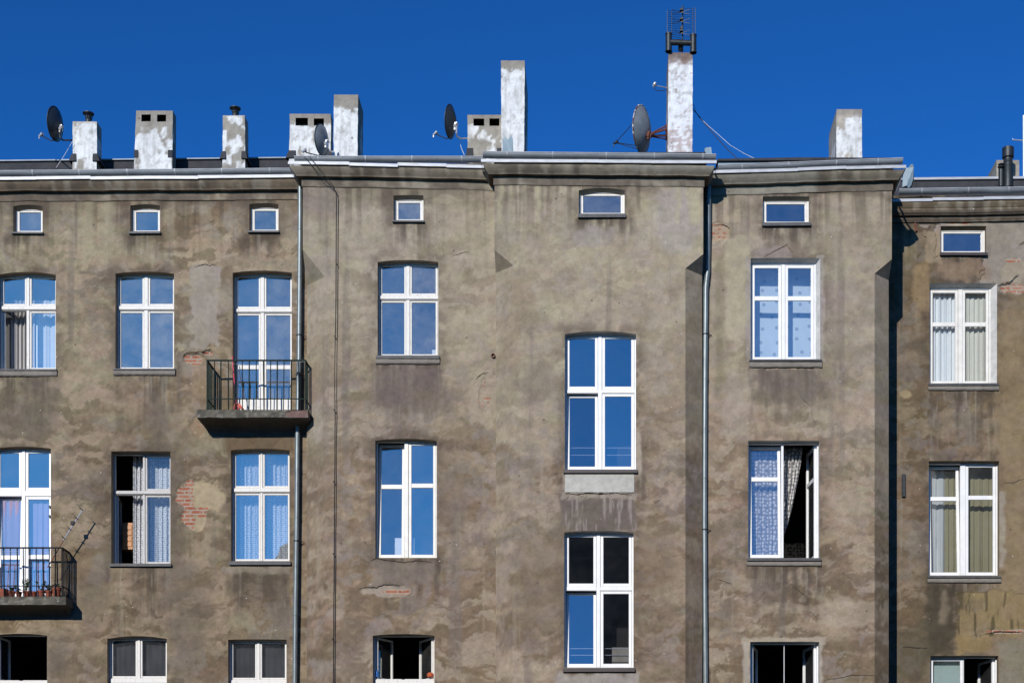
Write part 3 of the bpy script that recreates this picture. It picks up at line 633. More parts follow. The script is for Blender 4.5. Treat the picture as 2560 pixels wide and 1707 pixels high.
CORN = {
 'A': ([(XL, YA), (XB, YA)], [ZO(446.5, 'A'), ZO(437, 'A')]),
 'B': ([(XB, YA+0.02), (XB, YB), (XCL, YB)], [ZO(403, 'B'), ZO(403, 'B'), ZO(413, 'B')]),
 'C': ([(XCL, YB+0.02), (XCL, YC), (XCR, YC), (XCR, YD+0.02)], [ZO(398, 'C'), ZO(398, 'C'), ZO(403, 'C'), ZO(403, 'C')]),
 'D': ([(XCR, YD), (XDR, YD), (XDR, YE+0.02)], [ZO(427, 'D'), ZO(413, 'D'), ZO(413, 'D')]),
 'E': ([(XDR, YE), (XR, YE)], [ZO(496.5, 'E'), ZO(486, 'E')])}
def corn_tint(sec):
    def f(v):
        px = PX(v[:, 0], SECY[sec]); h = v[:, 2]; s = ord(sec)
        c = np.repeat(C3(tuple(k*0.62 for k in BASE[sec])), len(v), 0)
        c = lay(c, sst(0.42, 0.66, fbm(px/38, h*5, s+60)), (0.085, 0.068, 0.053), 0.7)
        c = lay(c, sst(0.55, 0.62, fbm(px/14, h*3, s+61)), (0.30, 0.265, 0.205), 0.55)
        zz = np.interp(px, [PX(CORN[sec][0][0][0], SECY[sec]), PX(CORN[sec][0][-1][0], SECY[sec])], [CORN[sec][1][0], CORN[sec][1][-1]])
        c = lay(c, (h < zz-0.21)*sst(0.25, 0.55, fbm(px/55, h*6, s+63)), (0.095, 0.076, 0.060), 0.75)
        if sec == 'C': c = lay(c, sst(1560, 1570, px)*(h > 15.2), (0.24, 0.225, 0.19), 0.7)
        if sec == 'D': c = lay(c, (1-sst(2030, 2050, px)), (0.23, 0.215, 0.175), 0.7)
        return [(*k, 0.0) for k in c]
    return f
PROF = [(-0.10, -0.055), (0.190, -0.062), (0.196, -0.078), (0.188, -0.10), (0.175, -0.125), (0.150, -0.16), (0.122, -0.192), (0.112, -0.205), (0.108, -0.218), (0.022, -0.222),
        (0.021, -0.26), (0.020, -0.31), (0.020, -0.36), (0.017, -0.378), (-0.06, -0.385)]
PROF_E = [(-0.10, -0.055), (0.205, -0.062), (0.205, -0.09), (0.19, -0.12), (0.17, -0.155), (0.150, -0.175), (0.165, -0.178), (0.165, -0.21), (0.15, -0.25), (0.12, -0.275), (0.115, -0.285), (0.055, -0.29),
          (0.055, -0.325), (0.045, -0.35), (0.030, -0.37), (0.030, -0.385), (-0.06, -0.39)]
rc = random.Random(3)
for sec in 'ABCDE':
    path, zt = CORN[sec]; par = B_of(sec); P, T = dense(path, zt)
    wob = [(fbm(np.array([p[0]/0.5]), np.array([p[1]]), 5)[0]-0.5)*0.026+(fbm(np.array([p[0]/0.13]), np.array([p[1]]), 8)[0]-0.5)*0.012 for p in P]
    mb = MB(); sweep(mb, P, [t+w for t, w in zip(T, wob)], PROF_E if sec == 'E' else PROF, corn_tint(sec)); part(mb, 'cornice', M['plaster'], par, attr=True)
    # metal flashing in lapped lengths
    mb = MB()
    for i in range(len(path)-1):
        (a, b), (c, d) = path[i], path[i+1]; l = math.hypot(c-a, d-b)
        n = max(1, int(round(l/1.0))) if l > 1.2 else 1
        for k in range(n):
            u0, u1 = k/n, (k+1)/n; dz = rc.uniform(-0.010, 0.010) if l > 1.2 else 0; dq = rc.uniform(-0.008, 0.008) if l > 1.2 else 0
            ho = 0.232+rc.uniform(-0.004, 0.004)
            p0 = [a+(c-a)*u0, b+(d-b)*u0]; p1 = [a+(c-a)*u1, b+(d-b)*u1]
            first = k == 0 and i > 0; last = k == n-1 and i < len(path)-2
            if l > 1.2:                       # run along the front; at corners run past to the mitre
                if first or (i == 0 and sec in 'C'): p0[0] -= 0.0
                if k == 0 and i > 0: p0[0] -= ho
                if k == n-1 and i < len(path)-2: p1[0] += ho
                z0 = zt[i]+(zt[i+1]-zt[i])*u0+dz; z1 = zt[i]+(zt[i+1]-zt[i])*u1+dz+dq
                mb.add([(p0[0], b-ho, z0), (p1[0], b-ho, z1), (p1[0], b-ho, z1-0.056), (p0[0], b-ho, z0-0.056), (p0[0], b-ho+0.02, z0-0.060), (p1[0], b-ho+0.02, z1-0.060),
                        (p0[0], b-0.02, z0+0.03), (p1[0], b-0.02, z1+0.03)], [(0, 1, 2, 3), (3, 2, 5, 4), (6, 7, 1, 0)])
                if first: mb.add([(p0[0], b-ho, z0), (p0[0], b-ho, z0-0.056), (p0[0], b+0.3, z0-0.056), (p0[0], b+0.3, z0)], [(0, 1, 2, 3)])
                if last: mb.add([(p1[0], b-ho, z1), (p1[0], b-ho, z1-0.056), (p1[0], b+0.8, z1-0.056), (p1[0], b+0.8, z1)], [(0, 1, 2, 3)])
                if k: mb.box(p0[0]-0.004, b-ho-0.004, z0-0.058, p0[0]+0.006, b-ho+0.004, z0+0.002)
    part(mb, 'flashing', M['zinc'], par)
GUT = {'A': ((-700, 433), (737, 421)), 'B': ((735, 391), (1214, 391.5)), 'C': ((1207, 380), (1790, 386.5)), 'D': ((1796, 413), (2258, 395)), 'E': ((2248, 472.5), (2960, 462))}
for sec in 'ABCDE':
    (a, ya), (c, yc) = GUT[sec]; Y = SECY[sec]-0.19; R = 0.080; par = B_of(sec)
    x0, x1 = X(a, Y-R), X(c, Y-R); z0, z1 = Z(ya, Y-R), Z(yc, Y-R)
    if sec == 'C': Y = SECY[sec]-0.20
    mb = MB(); n = 14; m = 12; vs = []; fs = []
    for i in range(n+1):
        u = i/n; xx = x0+(x1-x0)*u; zz = z0+(z1-z0)*u+(float(vnoise(i*0.8, ord(sec), 3))-0.5)*0.022*(0 < i < n)
        for k in range(m+1):
            t = math.pi*k/m; vs.append((xx, Y-R*math.cos(t), zz-R*math.sin(t)))
    for i in range(n):
        for k in range(m): fs.append((i*(m+1)+k, (i+1)*(m+1)+k, (i+1)*(m+1)+k+1, i*(m+1)+k+1))
    fs += [tuple(range(m+1)), tuple(n*(m+1)+k for k in range(m+1))]
    mb.add(vs, fs); gt = part(mb, 'gutter', M['gutter'], par, smooth=True)
    mb = MB(); mb.tube([(x0, Y-R, z0), (x1, Y-R, z1)], 0.010, 6); part(mb, 'gutter_bead', M['zinc'], gt)
    k = 0.45
    while k < (x1-x0)-0.1:
        u = k/(x1-x0); zz = z0+(z1-z0)*u; mb = MB(); pts = []
        vs = []; fs = []
        for q in range(9):
            t = math.pi*q/16*1.0; ca, sa = math.cos(t), math.sin(t)
            for dx in (-0.012, 0.012): vs.append((x0+k+dx, Y-(R+0.004)*ca, zz+0.012*(q == 0)-(R+0.004)*sa))
        fs = [(2*q, 2*q+1, 2*q+3, 2*q+2) for q in range(8)]
        mb.add(vs, fs); mb.box(x0+k-0.012, Y-R-0.006, zz+0.004, x0+k+0.012, Y+0.10, zz+0.012); part(mb, 'gutter_bracket', M['zinc'], gt)
        k += rc.uniform(0.78, 1.0)
# roof decks
def deck(sec, x0, x1, zz, y1, rise):
    Y = SECY[sec]; mb = MB(); mb.add([(x0, Y-0.14, zz), (x1, Y-0.14, zz), (x1, y1, zz+rise), (x0, y1, zz+rise), (x0, Y-0.14, zz-0.05), (x1, Y-0.14, zz-0.05), (x1, y1, zz+rise-0.05), (x0, y1, zz+rise-0.05)],
        [(0, 1, 2, 3), (7, 6, 5, 4), (0, 4, 5, 1), (1, 5, 6, 2), (2, 6, 7, 3), (3, 7, 4, 0)]); part(mb, 'roof', M['felt'], B_of(sec))
deck('A', XL, XB-0.01, ZO(436, 'A'), 42, 1.0); deck('B', XB, XCL-0.01, ZO(406, 'B'), 42, 1.0); deck('C', XCL, XCR, ZO(398, 'C'), 42, 1.0); deck('D', XCR+0.01, XDR, ZO(414, 'D'), 42, 1.0); deck('E', XDR+0.01, XR, ZO(490, 'E'), 43, 1.0)
def upstand(px0, px1, pt0, pt1, pb, Y, cap, par):
    x0, x1 = X(px0, Y), X(px1, Y); mb = MB(); zb = Z(pb, Y)-0.2
    mb.add([(x0, Y, zb), (x1, Y, zb), (x1, Y, Z(pt1, Y)), (x0, Y, Z(pt0, Y)), (x0, Y+0.25, zb), (x1, Y+0.25, zb), (x1, Y+0.25, Z(pt1, Y)), (x0, Y+0.25, Z(pt0, Y))],
           [(0, 1, 2, 3), (4, 7, 6, 5), (3, 2, 6, 7), (0, 3, 7, 4), (1, 5, 6, 2)]); u = part(mb, 'roof_upstand', M['felt'], par)
    mb = MB(); h = cap/FPX*Y
    mb.add([(x0, Y-0.04, Z(pt0, Y)+0.002), (x1, Y-0.04, Z(pt1, Y)+0.002), (x1, Y-0.04, Z(pt1, Y)+h), (x0, Y-0.04, Z(pt0, Y)+h), (x0, Y+0.3, Z(pt0, Y)+0.002), (x1, Y+0.3, Z(pt1, Y)+0.002), (x1, Y+0.3, Z(pt1, Y)+h+0.03), (x0, Y+0.3, Z(pt0, Y)+h+0.03)],
           [(0, 1, 2, 3), (4, 7, 6, 5), (3, 2, 6, 7), (0, 4, 5, 1), (0, 3, 7, 4), (1, 5, 6, 2)]); part(mb, 'coping', M['coping' if par is main else 'zinc'], u)
upstand(-700, 752, 413, 397.5, 440, YA+0.62, 3.2, main)
upstand(2236, 2960, 452.5, 445, 480, YE+0.6, 6, east)
mb = MB(); Y = YD+0.15
mb.add([(X(1793, Y), Y, Z(402, Y)), (X(2236, Y), Y, Z(399, Y)), (X(2236, Y), Y, Z(394.5, Y)), (X(2000, Y), Y, Z(393.5, Y)), (X(1793, Y), Y, Z(397, Y)), (X(1793, Y), Y+1, Z(402, Y)+.05), (X(2236, Y), Y+1, Z(399, Y)+.05), (X(2236, Y), Y+1, Z(394.5, Y)+.05), (X(2000, Y), Y+1, Z(393.5, Y)+.05), (X(1793, Y), Y+1, Z(397, Y)+.05)],
       [(0, 1, 2, 3, 4), (5, 9, 8, 7, 6), (0, 5, 6, 1), (1, 6, 7, 2), (2, 7, 8, 3), (3, 8, 9, 4), (4, 9, 5, 0)]); part(mb, 'roof_edge', M['felt'], main)
mb = MB(); mb.box(X(1796, Y), Y+0.05, Z(430, Y), X(2225, Y), Y+0.2, Z(402.5, Y)); part(mb, 'roof_upstand', M['tin'], main)
mb = MB(); Y = YC+0.15; mb.box(X(1240, Y), Y, Z(386, Y), X(1770, Y), Y+0.8, Z(380.5, Y)); part(mb, 'roof_edge', M['felt'], main)

# ---------------------------------------------------------------- windows
ORDER = {}
STY = {'A31': 'upvc', 'B3': 'upvc'}
def glaze(parent, x0, x1, z0, z1, Y, mat, rng):
    mb = MB(); j = lambda: rng.uniform(-0.0012, 0.0012)
    mb.add([(x0, Y+j(), z0), (x1, Y+j(), z0), (x1, Y+j(), z1), (x0, Y+j(), z1)], [(0, 1, 2, 3)])
    return mb
def child(mb, name, mat, par, **k):
    o = mb.build(name, mat, None, **k); o.parent = par; return o
def make_sash(win_o, x0, x1, z0, z1, Y, sw, mat, gmat, state, hinge, bar, rng, ang=None):
    """one casement in its own hinge frame, x0..z1 world; sash and pane are children of the window"""
    dp = 0.045
    if state == 'c': org = (0, 0, 0); rot = (0, 0, 0)
    elif state in 'tT': org = ((x0+x1)/2, Y+0.012, z0); rot = (-math.radians(ang or 7), 0, 0)
    else:
        org = (x0 if hinge == 'l' else x1, Y+dp, z0); rot = (0, 0, math.radians(ang or 78)*(1 if hinge == 'l' else -1))
    X0, X1, Z0, Z1, YY = x0-org[0], x1-org[0], z0-org[2], z1-org[2], Y-org[1]
    g = 0.004; mb = MB()
    mb.bbox(X0+g, YY, Z0+g, X0+g+sw, YY+dp, Z1-g); mb.bbox(X1-g-sw, YY, Z0+g, X1-g, YY+dp, Z1-g)
    mb.bbox(X0+g+sw, YY+0.002, Z0+g, X1-g-sw, YY+dp, Z0+g+sw*1.15); mb.bbox(X0+g+sw, YY+0.002, Z1-g-sw, X1-g-sw, YY+dp, Z1-g)
    if bar is not None:
        bz = bar-org[2]; h = 0.042 if bar else 0; mb.bbox(X0+g+sw, YY+0.004, bz-h, X1-g-sw, YY+dp-0.004, bz+h)
    s = mb.build('sash', mat); s.parent = win_o; s.location = org; s.rotation_euler = rot
    p = glaze(win_o, X0+g+sw*0.8, X1-g-sw*0.8, Z0+g+sw*0.8, Z1-g-sw*0.8, YY+0.022, gmat, rng).build('pane', gmat); p.parent = win_o; p.location = org; p.rotation_euler = rot
    return s
WOBJ = {}
for w in WINS:
    Y = SECY[w.sec]; px = Y/FPX; r = w.r; par = B_of(w.sec); rng = random.Random(w.key)
    pl = w.key in STY or w.sec in 'CDE'
    fm = (M['upvc_old'] if w.key in ('B3', 'E2', 'D1', 'E1', 'C1') else M['upvc']) if pl else (M['timber_grey'] if w.key == 'A32' else M['timber']); gm = M[w.glass]
    sw = 0.054 if pl else 0.034; fj = 0.028 if pl else 0.026
    if w.style == 'a': sw = 0.036; fj = 0.036
    x0, x1, zb, za = w.fx0, w.fx1, w.fzb, w.fza; YF = Y+r; D = 0.07
    mb = MB()
    mb.bbox(x0-0.02, YF, zb-0.02, x0+fj, YF+D, za+0.02); mb.bbox(x1-fj, YF, zb-0.02, x1+0.02, YF+D, za+0.02)
    hb = 0.030 if not w.door else 0.04
    top = fj if w.style != 'a' else 0.016
    mb.bbox(x0+fj, YF+0.001, za-top, x1-fj, YF+D, za+0.02); mb.bbox(x0+fj, YF+0.001, zb-0.02, x1-fj, YF+D, zb+hb)
    if pl and w.style != 'a':                                        # weep-hole caps on the bottom rail
        for u in (0.14, 0.36, 0.62, 0.86): mb.box(x0+(x1-x0)*u-0.015, YF-0.004, zb+0.010, x0+(x1-x0)*u+0.015, YF+0.002, zb+0.018)
    cells = []
    if w.style == 'a':
        cells = [(x0+fj-0.006, x1-fj+0.006, zb+hb-0.004, za-top+0.004, 'c', 'l', None)]
    else:
        a, b = X(w.m[0], Y+r)+sw, X(w.m[1], Y+r)-sw
        if b-a < 0.012: mm = (a+b)/2; a, b = mm-0.006, mm+0.006
        nomul = w.key in ('B4', 'A41')
        if not nomul: mb.bbox(a, YF-0.004, zb+hb, b, YF+D, za-top)
        if w.style == 'c':
            t1, t0 = Z(w.t[0], Y+r)-sw, Z(w.t[1], Y+r)+sw*1.15
            if t1-t0 < 0.02: mm = (t0+t1)/2; t0, t1 = mm-0.01, mm+0.01
            mb.bbox(x0+fj, YF-0.006, t0, a, YF+D, t1); mb.bbox(b, YF-0.006, t0, x1-fj, YF+D, t1)
            if not pl:                                              # drip moulding above and bead below the transom
                mb.bbox(x0+0.004, YF-0.028, t0+0.012, x1-0.004, YF-0.006, t1-0.012, 0.01)
            cells = [(x0+fj, a, t1, za-top, w.states[0], 'l', None), (b, x1-fj, t1, za-top, w.states[1], 'r', None),
                     (x0+fj, a, zb+hb, t0, w.states[2], 'l', None), (b, x1-fj, zb+hb, t0, w.states[3], 'r', None)]
            if w.door:
                bz = {'A23': 917, 'A31': 1391}[w.key]; zz = Z(bz, Y+r)
                cells[2] = cells[2][:6]+(zz,); cells[3] = cells[3][:6]+(zz,)
        else:
            bz = Z(w.bar, Y+r) if w.bar else None
            cells = [(x0+fj, a, zb+hb, za-top, w.states[0], 'l', bz), (b, x1-fj, zb+hb, za-top, w.states[1], 'r', bz)]
    wo = mb.build('window', fm); wo.parent = par; wo.matrix_parent_inverse = par_world(par).inverted(); WOBJ[w.key] = wo
    for i, (c0, c1, d0, d1, stt, hg, bz) in enumerate(cells):
        if stt == 'n': continue
        ang = {'A21': 78, 'A32': 100, 'D3': 83, 'B4': 61 if i == 0 else 57, 'A41': 84, 'D4': 76, 'E4': 75}.get(w.key) if stt == 'o' else ((4.6 if w.key == 'C3' else 3.1) if stt in 'tT' else None)
        gmx = gm if w.glass != 'glass_dirty' else M[rng.choice(['glass_dirty', 'glass_dusty', 'glass_clear', 'glass_dirty'])]
        make_sash(wo, c0, c1, d0, d1, YF+0.012, sw, fm, gmx, stt, hg, bz, rng, ang)
    if w.key in ('A23',):                                           # boarded lower panel of the balcony door
        for (c0, c1, d0, d1, *_r) in cells[2:]:
            mb = MB(); mb.bbox(c0+sw, YF+0.018, d0+sw, c1-sw, YF+0.03, Z(997, Y+r)); child(mb, 'door_panel', fm, wo)
    # sheet sill and plaster ledge
    if w.sill:
        h = (w.sill[1]-w.sill[0])*px; zs0 = zb-0.003; o = 0.055; e = 0.03 if w.style == 'a' else 0.045
        X0, X1 = X(w.x0, Y)-e*0.6, X(w.x1, Y)+e*0.6; mb = MB()
        sg_ = rng.uniform(-0.008, 0.008)
        mb.add([(X0, Y-o, zs0-0.015), (X1, Y-o, zs0-0.015+sg_), (X1, Y+r, zs0+0.012), (X0, Y+r, zs0+0.012), (X0, Y-o, zs0-h), (X1, Y-o, zs0-h+sg_), (X1, Y-o+0.018, zs0-h), (X0, Y-o+0.018, zs0-h), (X1, Y+0.02, zs0-h*0.8), (X0, Y+0.02, zs0-h*0.8)],
               [(0, 1, 2, 3), (4, 5, 1, 0), (7, 6, 5, 4), (9, 8, 6, 7), (0, 3, 9, 7, 4), (1, 5, 6, 8, 2)])
        child(mb, 'sill', M['brown_sill'] if w.sec == 'C' and w.style != 'a' or w.key in ('E1',) else M['sill'], wo)
    if w.ledge:
        X0, X1 = X(w.x0, Y)-0.03, X(w.x1, Y)+0.03; z1_, z0_ = Z(w.ledge[0], Y)-0.004, Z(w.ledge[1], Y); mb = MB(); nseg = 18; vs = []; fs = []
        tt = [(0.20, 0.18, 0.15, 0)]
        for i in range(nseg+1):
            xx = X0+(X1-X0)*i/nseg; q = rng.uniform(-0.007, 0.007)
            vs += [(xx, Y-0.035+q*.5, z1_), (xx, Y-0.040+q*.5, z0_+0.02+q), (xx, Y-0.028, z0_+q), (xx, Y+0.03, z0_-0.01+q), (xx, Y+0.03, z1_)]
        for i in range(nseg):
            for k in range(4): fs.append((i*5+k, (i+1)*5+k, (i+1)*5+k+1, i*5+k+1))
        fs += [(0, 1, 2, 3, 4), tuple(nseg*5+k for k in range(5))]
        n0 = len(mb.v); mb.add(vs, fs, (0.19, 0.172, 0.148, 0)); child(mb, 'ledge', M['plaster'], wo, attr=True)
    # the dark room behind
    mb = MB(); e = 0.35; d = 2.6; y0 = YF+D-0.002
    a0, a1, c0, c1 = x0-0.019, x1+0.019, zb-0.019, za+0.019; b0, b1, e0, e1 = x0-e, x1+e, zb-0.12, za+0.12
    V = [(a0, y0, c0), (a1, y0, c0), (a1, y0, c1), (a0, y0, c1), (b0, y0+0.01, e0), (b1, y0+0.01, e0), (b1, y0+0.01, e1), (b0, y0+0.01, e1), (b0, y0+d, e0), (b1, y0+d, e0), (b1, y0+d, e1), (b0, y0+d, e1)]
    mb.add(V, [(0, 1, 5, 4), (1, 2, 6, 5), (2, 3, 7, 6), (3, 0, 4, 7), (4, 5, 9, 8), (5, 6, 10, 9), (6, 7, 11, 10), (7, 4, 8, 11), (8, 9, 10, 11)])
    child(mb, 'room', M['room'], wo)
mb = MB(); w_ = [q for q in WINS if q.key == 'A31'][0]
for py in (1262, 1286): mb = MB(); mb.bbox(X(123, YA+w_.r), YA+w_.r-0.03, Z(py+3, YA), X(126, YA+w_.r), YA+w_.r+0.005, Z(py-3, YA)); child(mb, 'hinge', M['darkmetal'], WOBJ['A31'])
# thin safety rails across the lower panes of the tall bay windows
for key, rows in (('C2', (1119.5, 1137.5)), ('C3', (1620.5, 1637))):
    w = [q for q in WINS if q.key == key][0]; Y = YC+w.r+0.13
    for rw in rows:
        mb = MB(); mb.tube([(w.fx0+0.03, Y, Z(rw, Y)), (w.fx1-0.03, Y, Z(rw, Y))], 0.008, 8); child(mb, 'safety_rail', M['alu'], WOBJ[key])
mb = MB(); mb.bbox(X(1412, YC), YC-0.012, Z(1231, YC), X(1586, YC), YC+0.05, Z(1185, YC), 0.008, (0.40, 0.39, 0.35, 0)); child(mb, 'apron_panel', M['plaster'], WOBJ['C2'], attr=True)

# ---------------------------------------------------------------- chimneys
def chimney(par, px0, px1, pt, pb, Y, depth, pxb0=None, pxb1=None, white=0.5, top=0.16, holes=(), seed=1, grey=(0.27, 0.248, 0.21), topcol=(0.24, 0.215, 0.185), wcol=(0.65, 0.655, 0.65), red=0.0):
    pxb0 = px0 if pxb0 is None else pxb0; pxb1 = px1 if pxb1 is None else pxb1
    zt, zb = Z(pt, Y), Z(pb, Y)-0.5; zv = Z(pb, Y)
    A = Acc(); hs = [(X(a, Y), X(b, Y), Z(d, Y), Z(c, Y)) for a, b, c, d in holes]
    xt0, xt1, xb0, xb1 = X(px0, Y), X(px1, Y), X(pxb0, Y), X(pxb1, Y)
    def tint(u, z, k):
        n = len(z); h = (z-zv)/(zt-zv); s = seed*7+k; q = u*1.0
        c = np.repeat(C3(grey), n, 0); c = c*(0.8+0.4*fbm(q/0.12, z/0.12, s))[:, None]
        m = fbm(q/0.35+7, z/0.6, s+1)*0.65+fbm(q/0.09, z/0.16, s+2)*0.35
        thr = 0.68-0.36*(white if k == 0 else white*0.25);   # less whitewash on the flanks paints their shade into the tint
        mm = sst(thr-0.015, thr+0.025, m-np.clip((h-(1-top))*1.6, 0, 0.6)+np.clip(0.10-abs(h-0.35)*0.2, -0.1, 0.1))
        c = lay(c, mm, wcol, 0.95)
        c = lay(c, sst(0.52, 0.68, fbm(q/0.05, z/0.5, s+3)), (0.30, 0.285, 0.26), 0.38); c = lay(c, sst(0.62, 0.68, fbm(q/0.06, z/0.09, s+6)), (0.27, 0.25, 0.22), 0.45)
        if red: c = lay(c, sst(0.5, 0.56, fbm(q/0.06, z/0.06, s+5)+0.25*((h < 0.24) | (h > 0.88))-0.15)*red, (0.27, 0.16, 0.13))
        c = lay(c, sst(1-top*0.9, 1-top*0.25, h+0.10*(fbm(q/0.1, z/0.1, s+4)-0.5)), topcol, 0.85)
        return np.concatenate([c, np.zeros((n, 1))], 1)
    def edge(z):
        t = np.clip((z-zv)/(zt-zv), 0, 1); return xb0+(xt0-xb0)*t, xb1+(xt1-xb1)*t
    zs = lines(zb, zt, 0.03, [h[2] for h in hs]+[h[3] for h in hs]); us = lines(xt0, xt1, 0.03, [h[0] for h in hs]+[h[1] for h in hs]); nx = len(us)
    U, ZZ = np.meshgrid(us, zs); U = U.ravel(); z = ZZ.ravel(); e0, e1 = edge(z); x = e0+(U-xt0)/(xt1-xt0)*(e1-e0)
    rough = (fbm(x/0.08, z/0.08, seed)-0.5)*0.012; wob = (fbm(z/0.15, z*0, seed+3)-0.5)*0.016
    edgef = np.minimum(1, np.minimum(U-xt0, xt1-U)/0.06)
    x = x+wob*(1-edgef); y = Y+rough
    cm = (us[:-1]+us[1:])/2; zm = (zs[:-1]+zs[1:])/2; keep = np.ones((len(zm), len(cm)), bool)
    for h in hs: keep &= ~((cm[None, :] > h[0]) & (cm[None, :] < h[1]) & (zm[:, None] > h[2]) & (zm[:, None] < h[3]))
    jj, ii = np.nonzero(keep); q = np.stack([jj*nx+ii, jj*nx+ii+1, (jj+1)*nx+ii+1, (jj+1)*nx+ii], 1)
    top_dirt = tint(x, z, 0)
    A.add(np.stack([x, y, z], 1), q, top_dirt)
    front = np.stack([x, y, z], 1).reshape(len(zs), nx, 3)
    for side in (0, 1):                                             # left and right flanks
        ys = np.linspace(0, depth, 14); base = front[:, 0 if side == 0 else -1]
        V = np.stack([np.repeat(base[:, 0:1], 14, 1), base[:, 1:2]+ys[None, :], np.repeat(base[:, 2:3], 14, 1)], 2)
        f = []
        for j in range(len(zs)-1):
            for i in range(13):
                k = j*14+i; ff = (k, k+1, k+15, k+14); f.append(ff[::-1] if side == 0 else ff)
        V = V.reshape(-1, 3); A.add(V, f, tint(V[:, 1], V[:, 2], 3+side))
    a, b = front[-1, 0], front[-1, -1]
    tc = np.array([[*topcol, 0]]*4)
    V = [(p[0], p[1], p[2]) for p in front[-1]]+[(p[0], Y+depth, zt) for p in front[-1]]
    A.add(V, [(i, i+1, nx+i+1, nx+i) for i in range(nx-1)], np.array([[*topcol, 0]]*len(V)))
    A.add([(xb0, Y+depth, zb), (xb1, Y+depth, zb), (xt1, Y+depth, zt), (xt0, Y+depth, zt)], [(3, 2, 1, 0)], tc)
    ch = A.build('chimney', M['plaster'], par)
    for h in hs:                                                    # smoke openings
        mb = MB(); mb.add([(h[0], Y+0.005, h[2]), (h[1], Y+0.005, h[2]), (h[1], Y+0.005, h[3]), (h[0], Y+0.005, h[3]), (h[0], Y+0.3, h[2]), (h[1], Y+0.3, h[2]), (h[1], Y+0.3, h[3]), (h[0], Y+0.3, h[3])],
                          [(0, 4, 5, 1), (1, 5, 6, 2), (2, 6, 7, 3), (3, 7, 4, 0), (4, 7, 6, 5)]); part(mb, 'flue_opening', M['room'], ch)
    return ch
def cowl(ch, px, pcap, ppipe, pb, Y, dep, wcap=14, wp=7):
    zb_ = Z(pb, Y)-0.02; Y += dep; s = Y/FPX; c = (X(px, Y), Y, zb_); h = Z(ppipe, Y)-c[2]; hc = Z(pcap, Y)-c[2]; rp = wp*s; r = wcap*s
    mb = MB(); mb.lathe([(rp, 0), (rp, h), (rp*1.15, h), (rp*1.15, h-0.03), (rp*0.85, h-0.03), (rp*0.85, 0.02)], c, n=18)
    for a in range(3):
        t = a*2.1+0.5; mb.tube([(c[0]+rp*math.cos(t), c[1]+rp*math.sin(t), c[2]+h*0.6), (c[0]+r*0.8*math.cos(t), c[1]+r*0.8*math.sin(t), c[2]+hc-0.03)], 0.006, 5)
    cb = part(mb, 'cowl', M['darkmetal'], ch)
    mb = MB(); mb.lathe([(0.001, hc-0.02), (r*0.35, hc-0.075), (r*0.8, hc-0.03), (r, hc-0.022), (r, hc-0.008), (r*0.6, hc+0.012), (0.001, hc+0.025)], c, n=22); part(mb, 'cap', M['darkmetal'], cb, smooth=True)
def shoulder(ch, px0, px1, pt, pb, Y, flare, white_mid=True):
    """dark felt wrapped round the foot of a chimney, open in the middle"""
    x0, x1 = X(px0, Y), X(px1, Y); zt, zb = Z(pt, Y), Z(pb, Y); s = Y/FPX*flare; mb = MB(); w = (x1-x0)
    for (a, b, fa) in ((x0, x0+w*0.16, 1), (x1-w*0.16, x1, 0)):
        oa = -s if fa else 0; ob = s if not fa else 0
        mb = MB(); mb.add([(a-0.012*fa, Y-0.012, zt), (b+0.012*(1-fa), Y-0.012, zt), (b+ob, Y-0.03, zb), (a+oa, Y-0.03, zb), (a-0.012*fa, Y+0.5, zt), (b+0.012*(1-fa), Y+0.5, zt), (b+ob, Y+0.5, zb), (a+oa, Y+0.5, zb)],
               [(0, 1, 2, 3), (7, 6, 5, 4), (0, 3, 7, 4), (1, 5, 6, 2), (0, 4, 5, 1)])
        part(mb, 'felt_collar', M['felt'], ch)
YCH = YA+0.12
c1 = chimney(main, 181.5, 242, 304, 424, YCH, 0.29, 181.5, 242, 0.54, 0.07, seed=1, topcol=(0.36, 0.34, 0.30)); cowl(c1, 221, 283, 292, 304, YCH, 0.14); shoulder(c1, 181, 242, 385, 404, YCH, 8)
c2 = chimney(main, 340.5, 432, 277, 424, YCH, 0.24, 335, 430.5, 0.45, 0.30, [(354, 377.5, 286.5, 304), (393, 415.5, 287, 304.5)], 2); 
for a, b in ((335.5, 345.5), (420, 431)):
    mb = MB(); mb.box(X(a, YCH), YCH-0.016, Z(394, YCH), X(b, YCH), YCH+0.05, Z(376, YCH)); part(mb, 'felt_collar', M['felt'], c2)
c3 = chimney(main, 557, 612, 289, 422, YCH, 0.29, 556, 613, 0.50, 0.03, seed=4, topcol=(0.34, 0.32, 0.28)); cowl(c3, 588, 270, 279, 289, YCH, 0.14); shoulder(c3, 556, 613, 379, 398, YCH, 6)
Y4 = 30.9; c4 = chimney(main, 724.5, 827, 285, 400, Y4, 0.23, 723, 827, 0.42, 0.30, [(739, 770, 295, 314.5), (784.5, 810, 296.5, 314)], 5); shoulder(c4, 723, 827, 377, 396, Y4, 8)
Y5 = 30.32; c5 = chimney(main, 834.5, 895, 237, 390, Y5, 0.66, 834, 893.5, 0.72, 0.24, seed=6)
Y6 = 30.75; c6 = chimney(main, 1168.7, 1256, 287.5, 392, Y6, 0.5, 1168.7, 1256, 0.48, 0.26, [(1183.5, 1210.5, 297, 315), (1223.5, 1248.5, 296.5, 315)], 7); shoulder(c6, 1168.5, 1256, 371, 392, Y6, 4)
Y7 = 30.0; c7 = chimney(main, 1252, 1311.5, 152, 382, Y7, 1.25, 1254, 1310.5, 0.95, 0.13, seed=8)
mb = MB(); mb.lathe([(0.055, 0), (0.055, 0.03), (0.045, 0.045), (0.001, 0.06)], (X(1277, Y7), Y7+0.25, Z(152, Y7)-0.005), n=16); part(mb, 'cap', M['darkmetal'], c7)
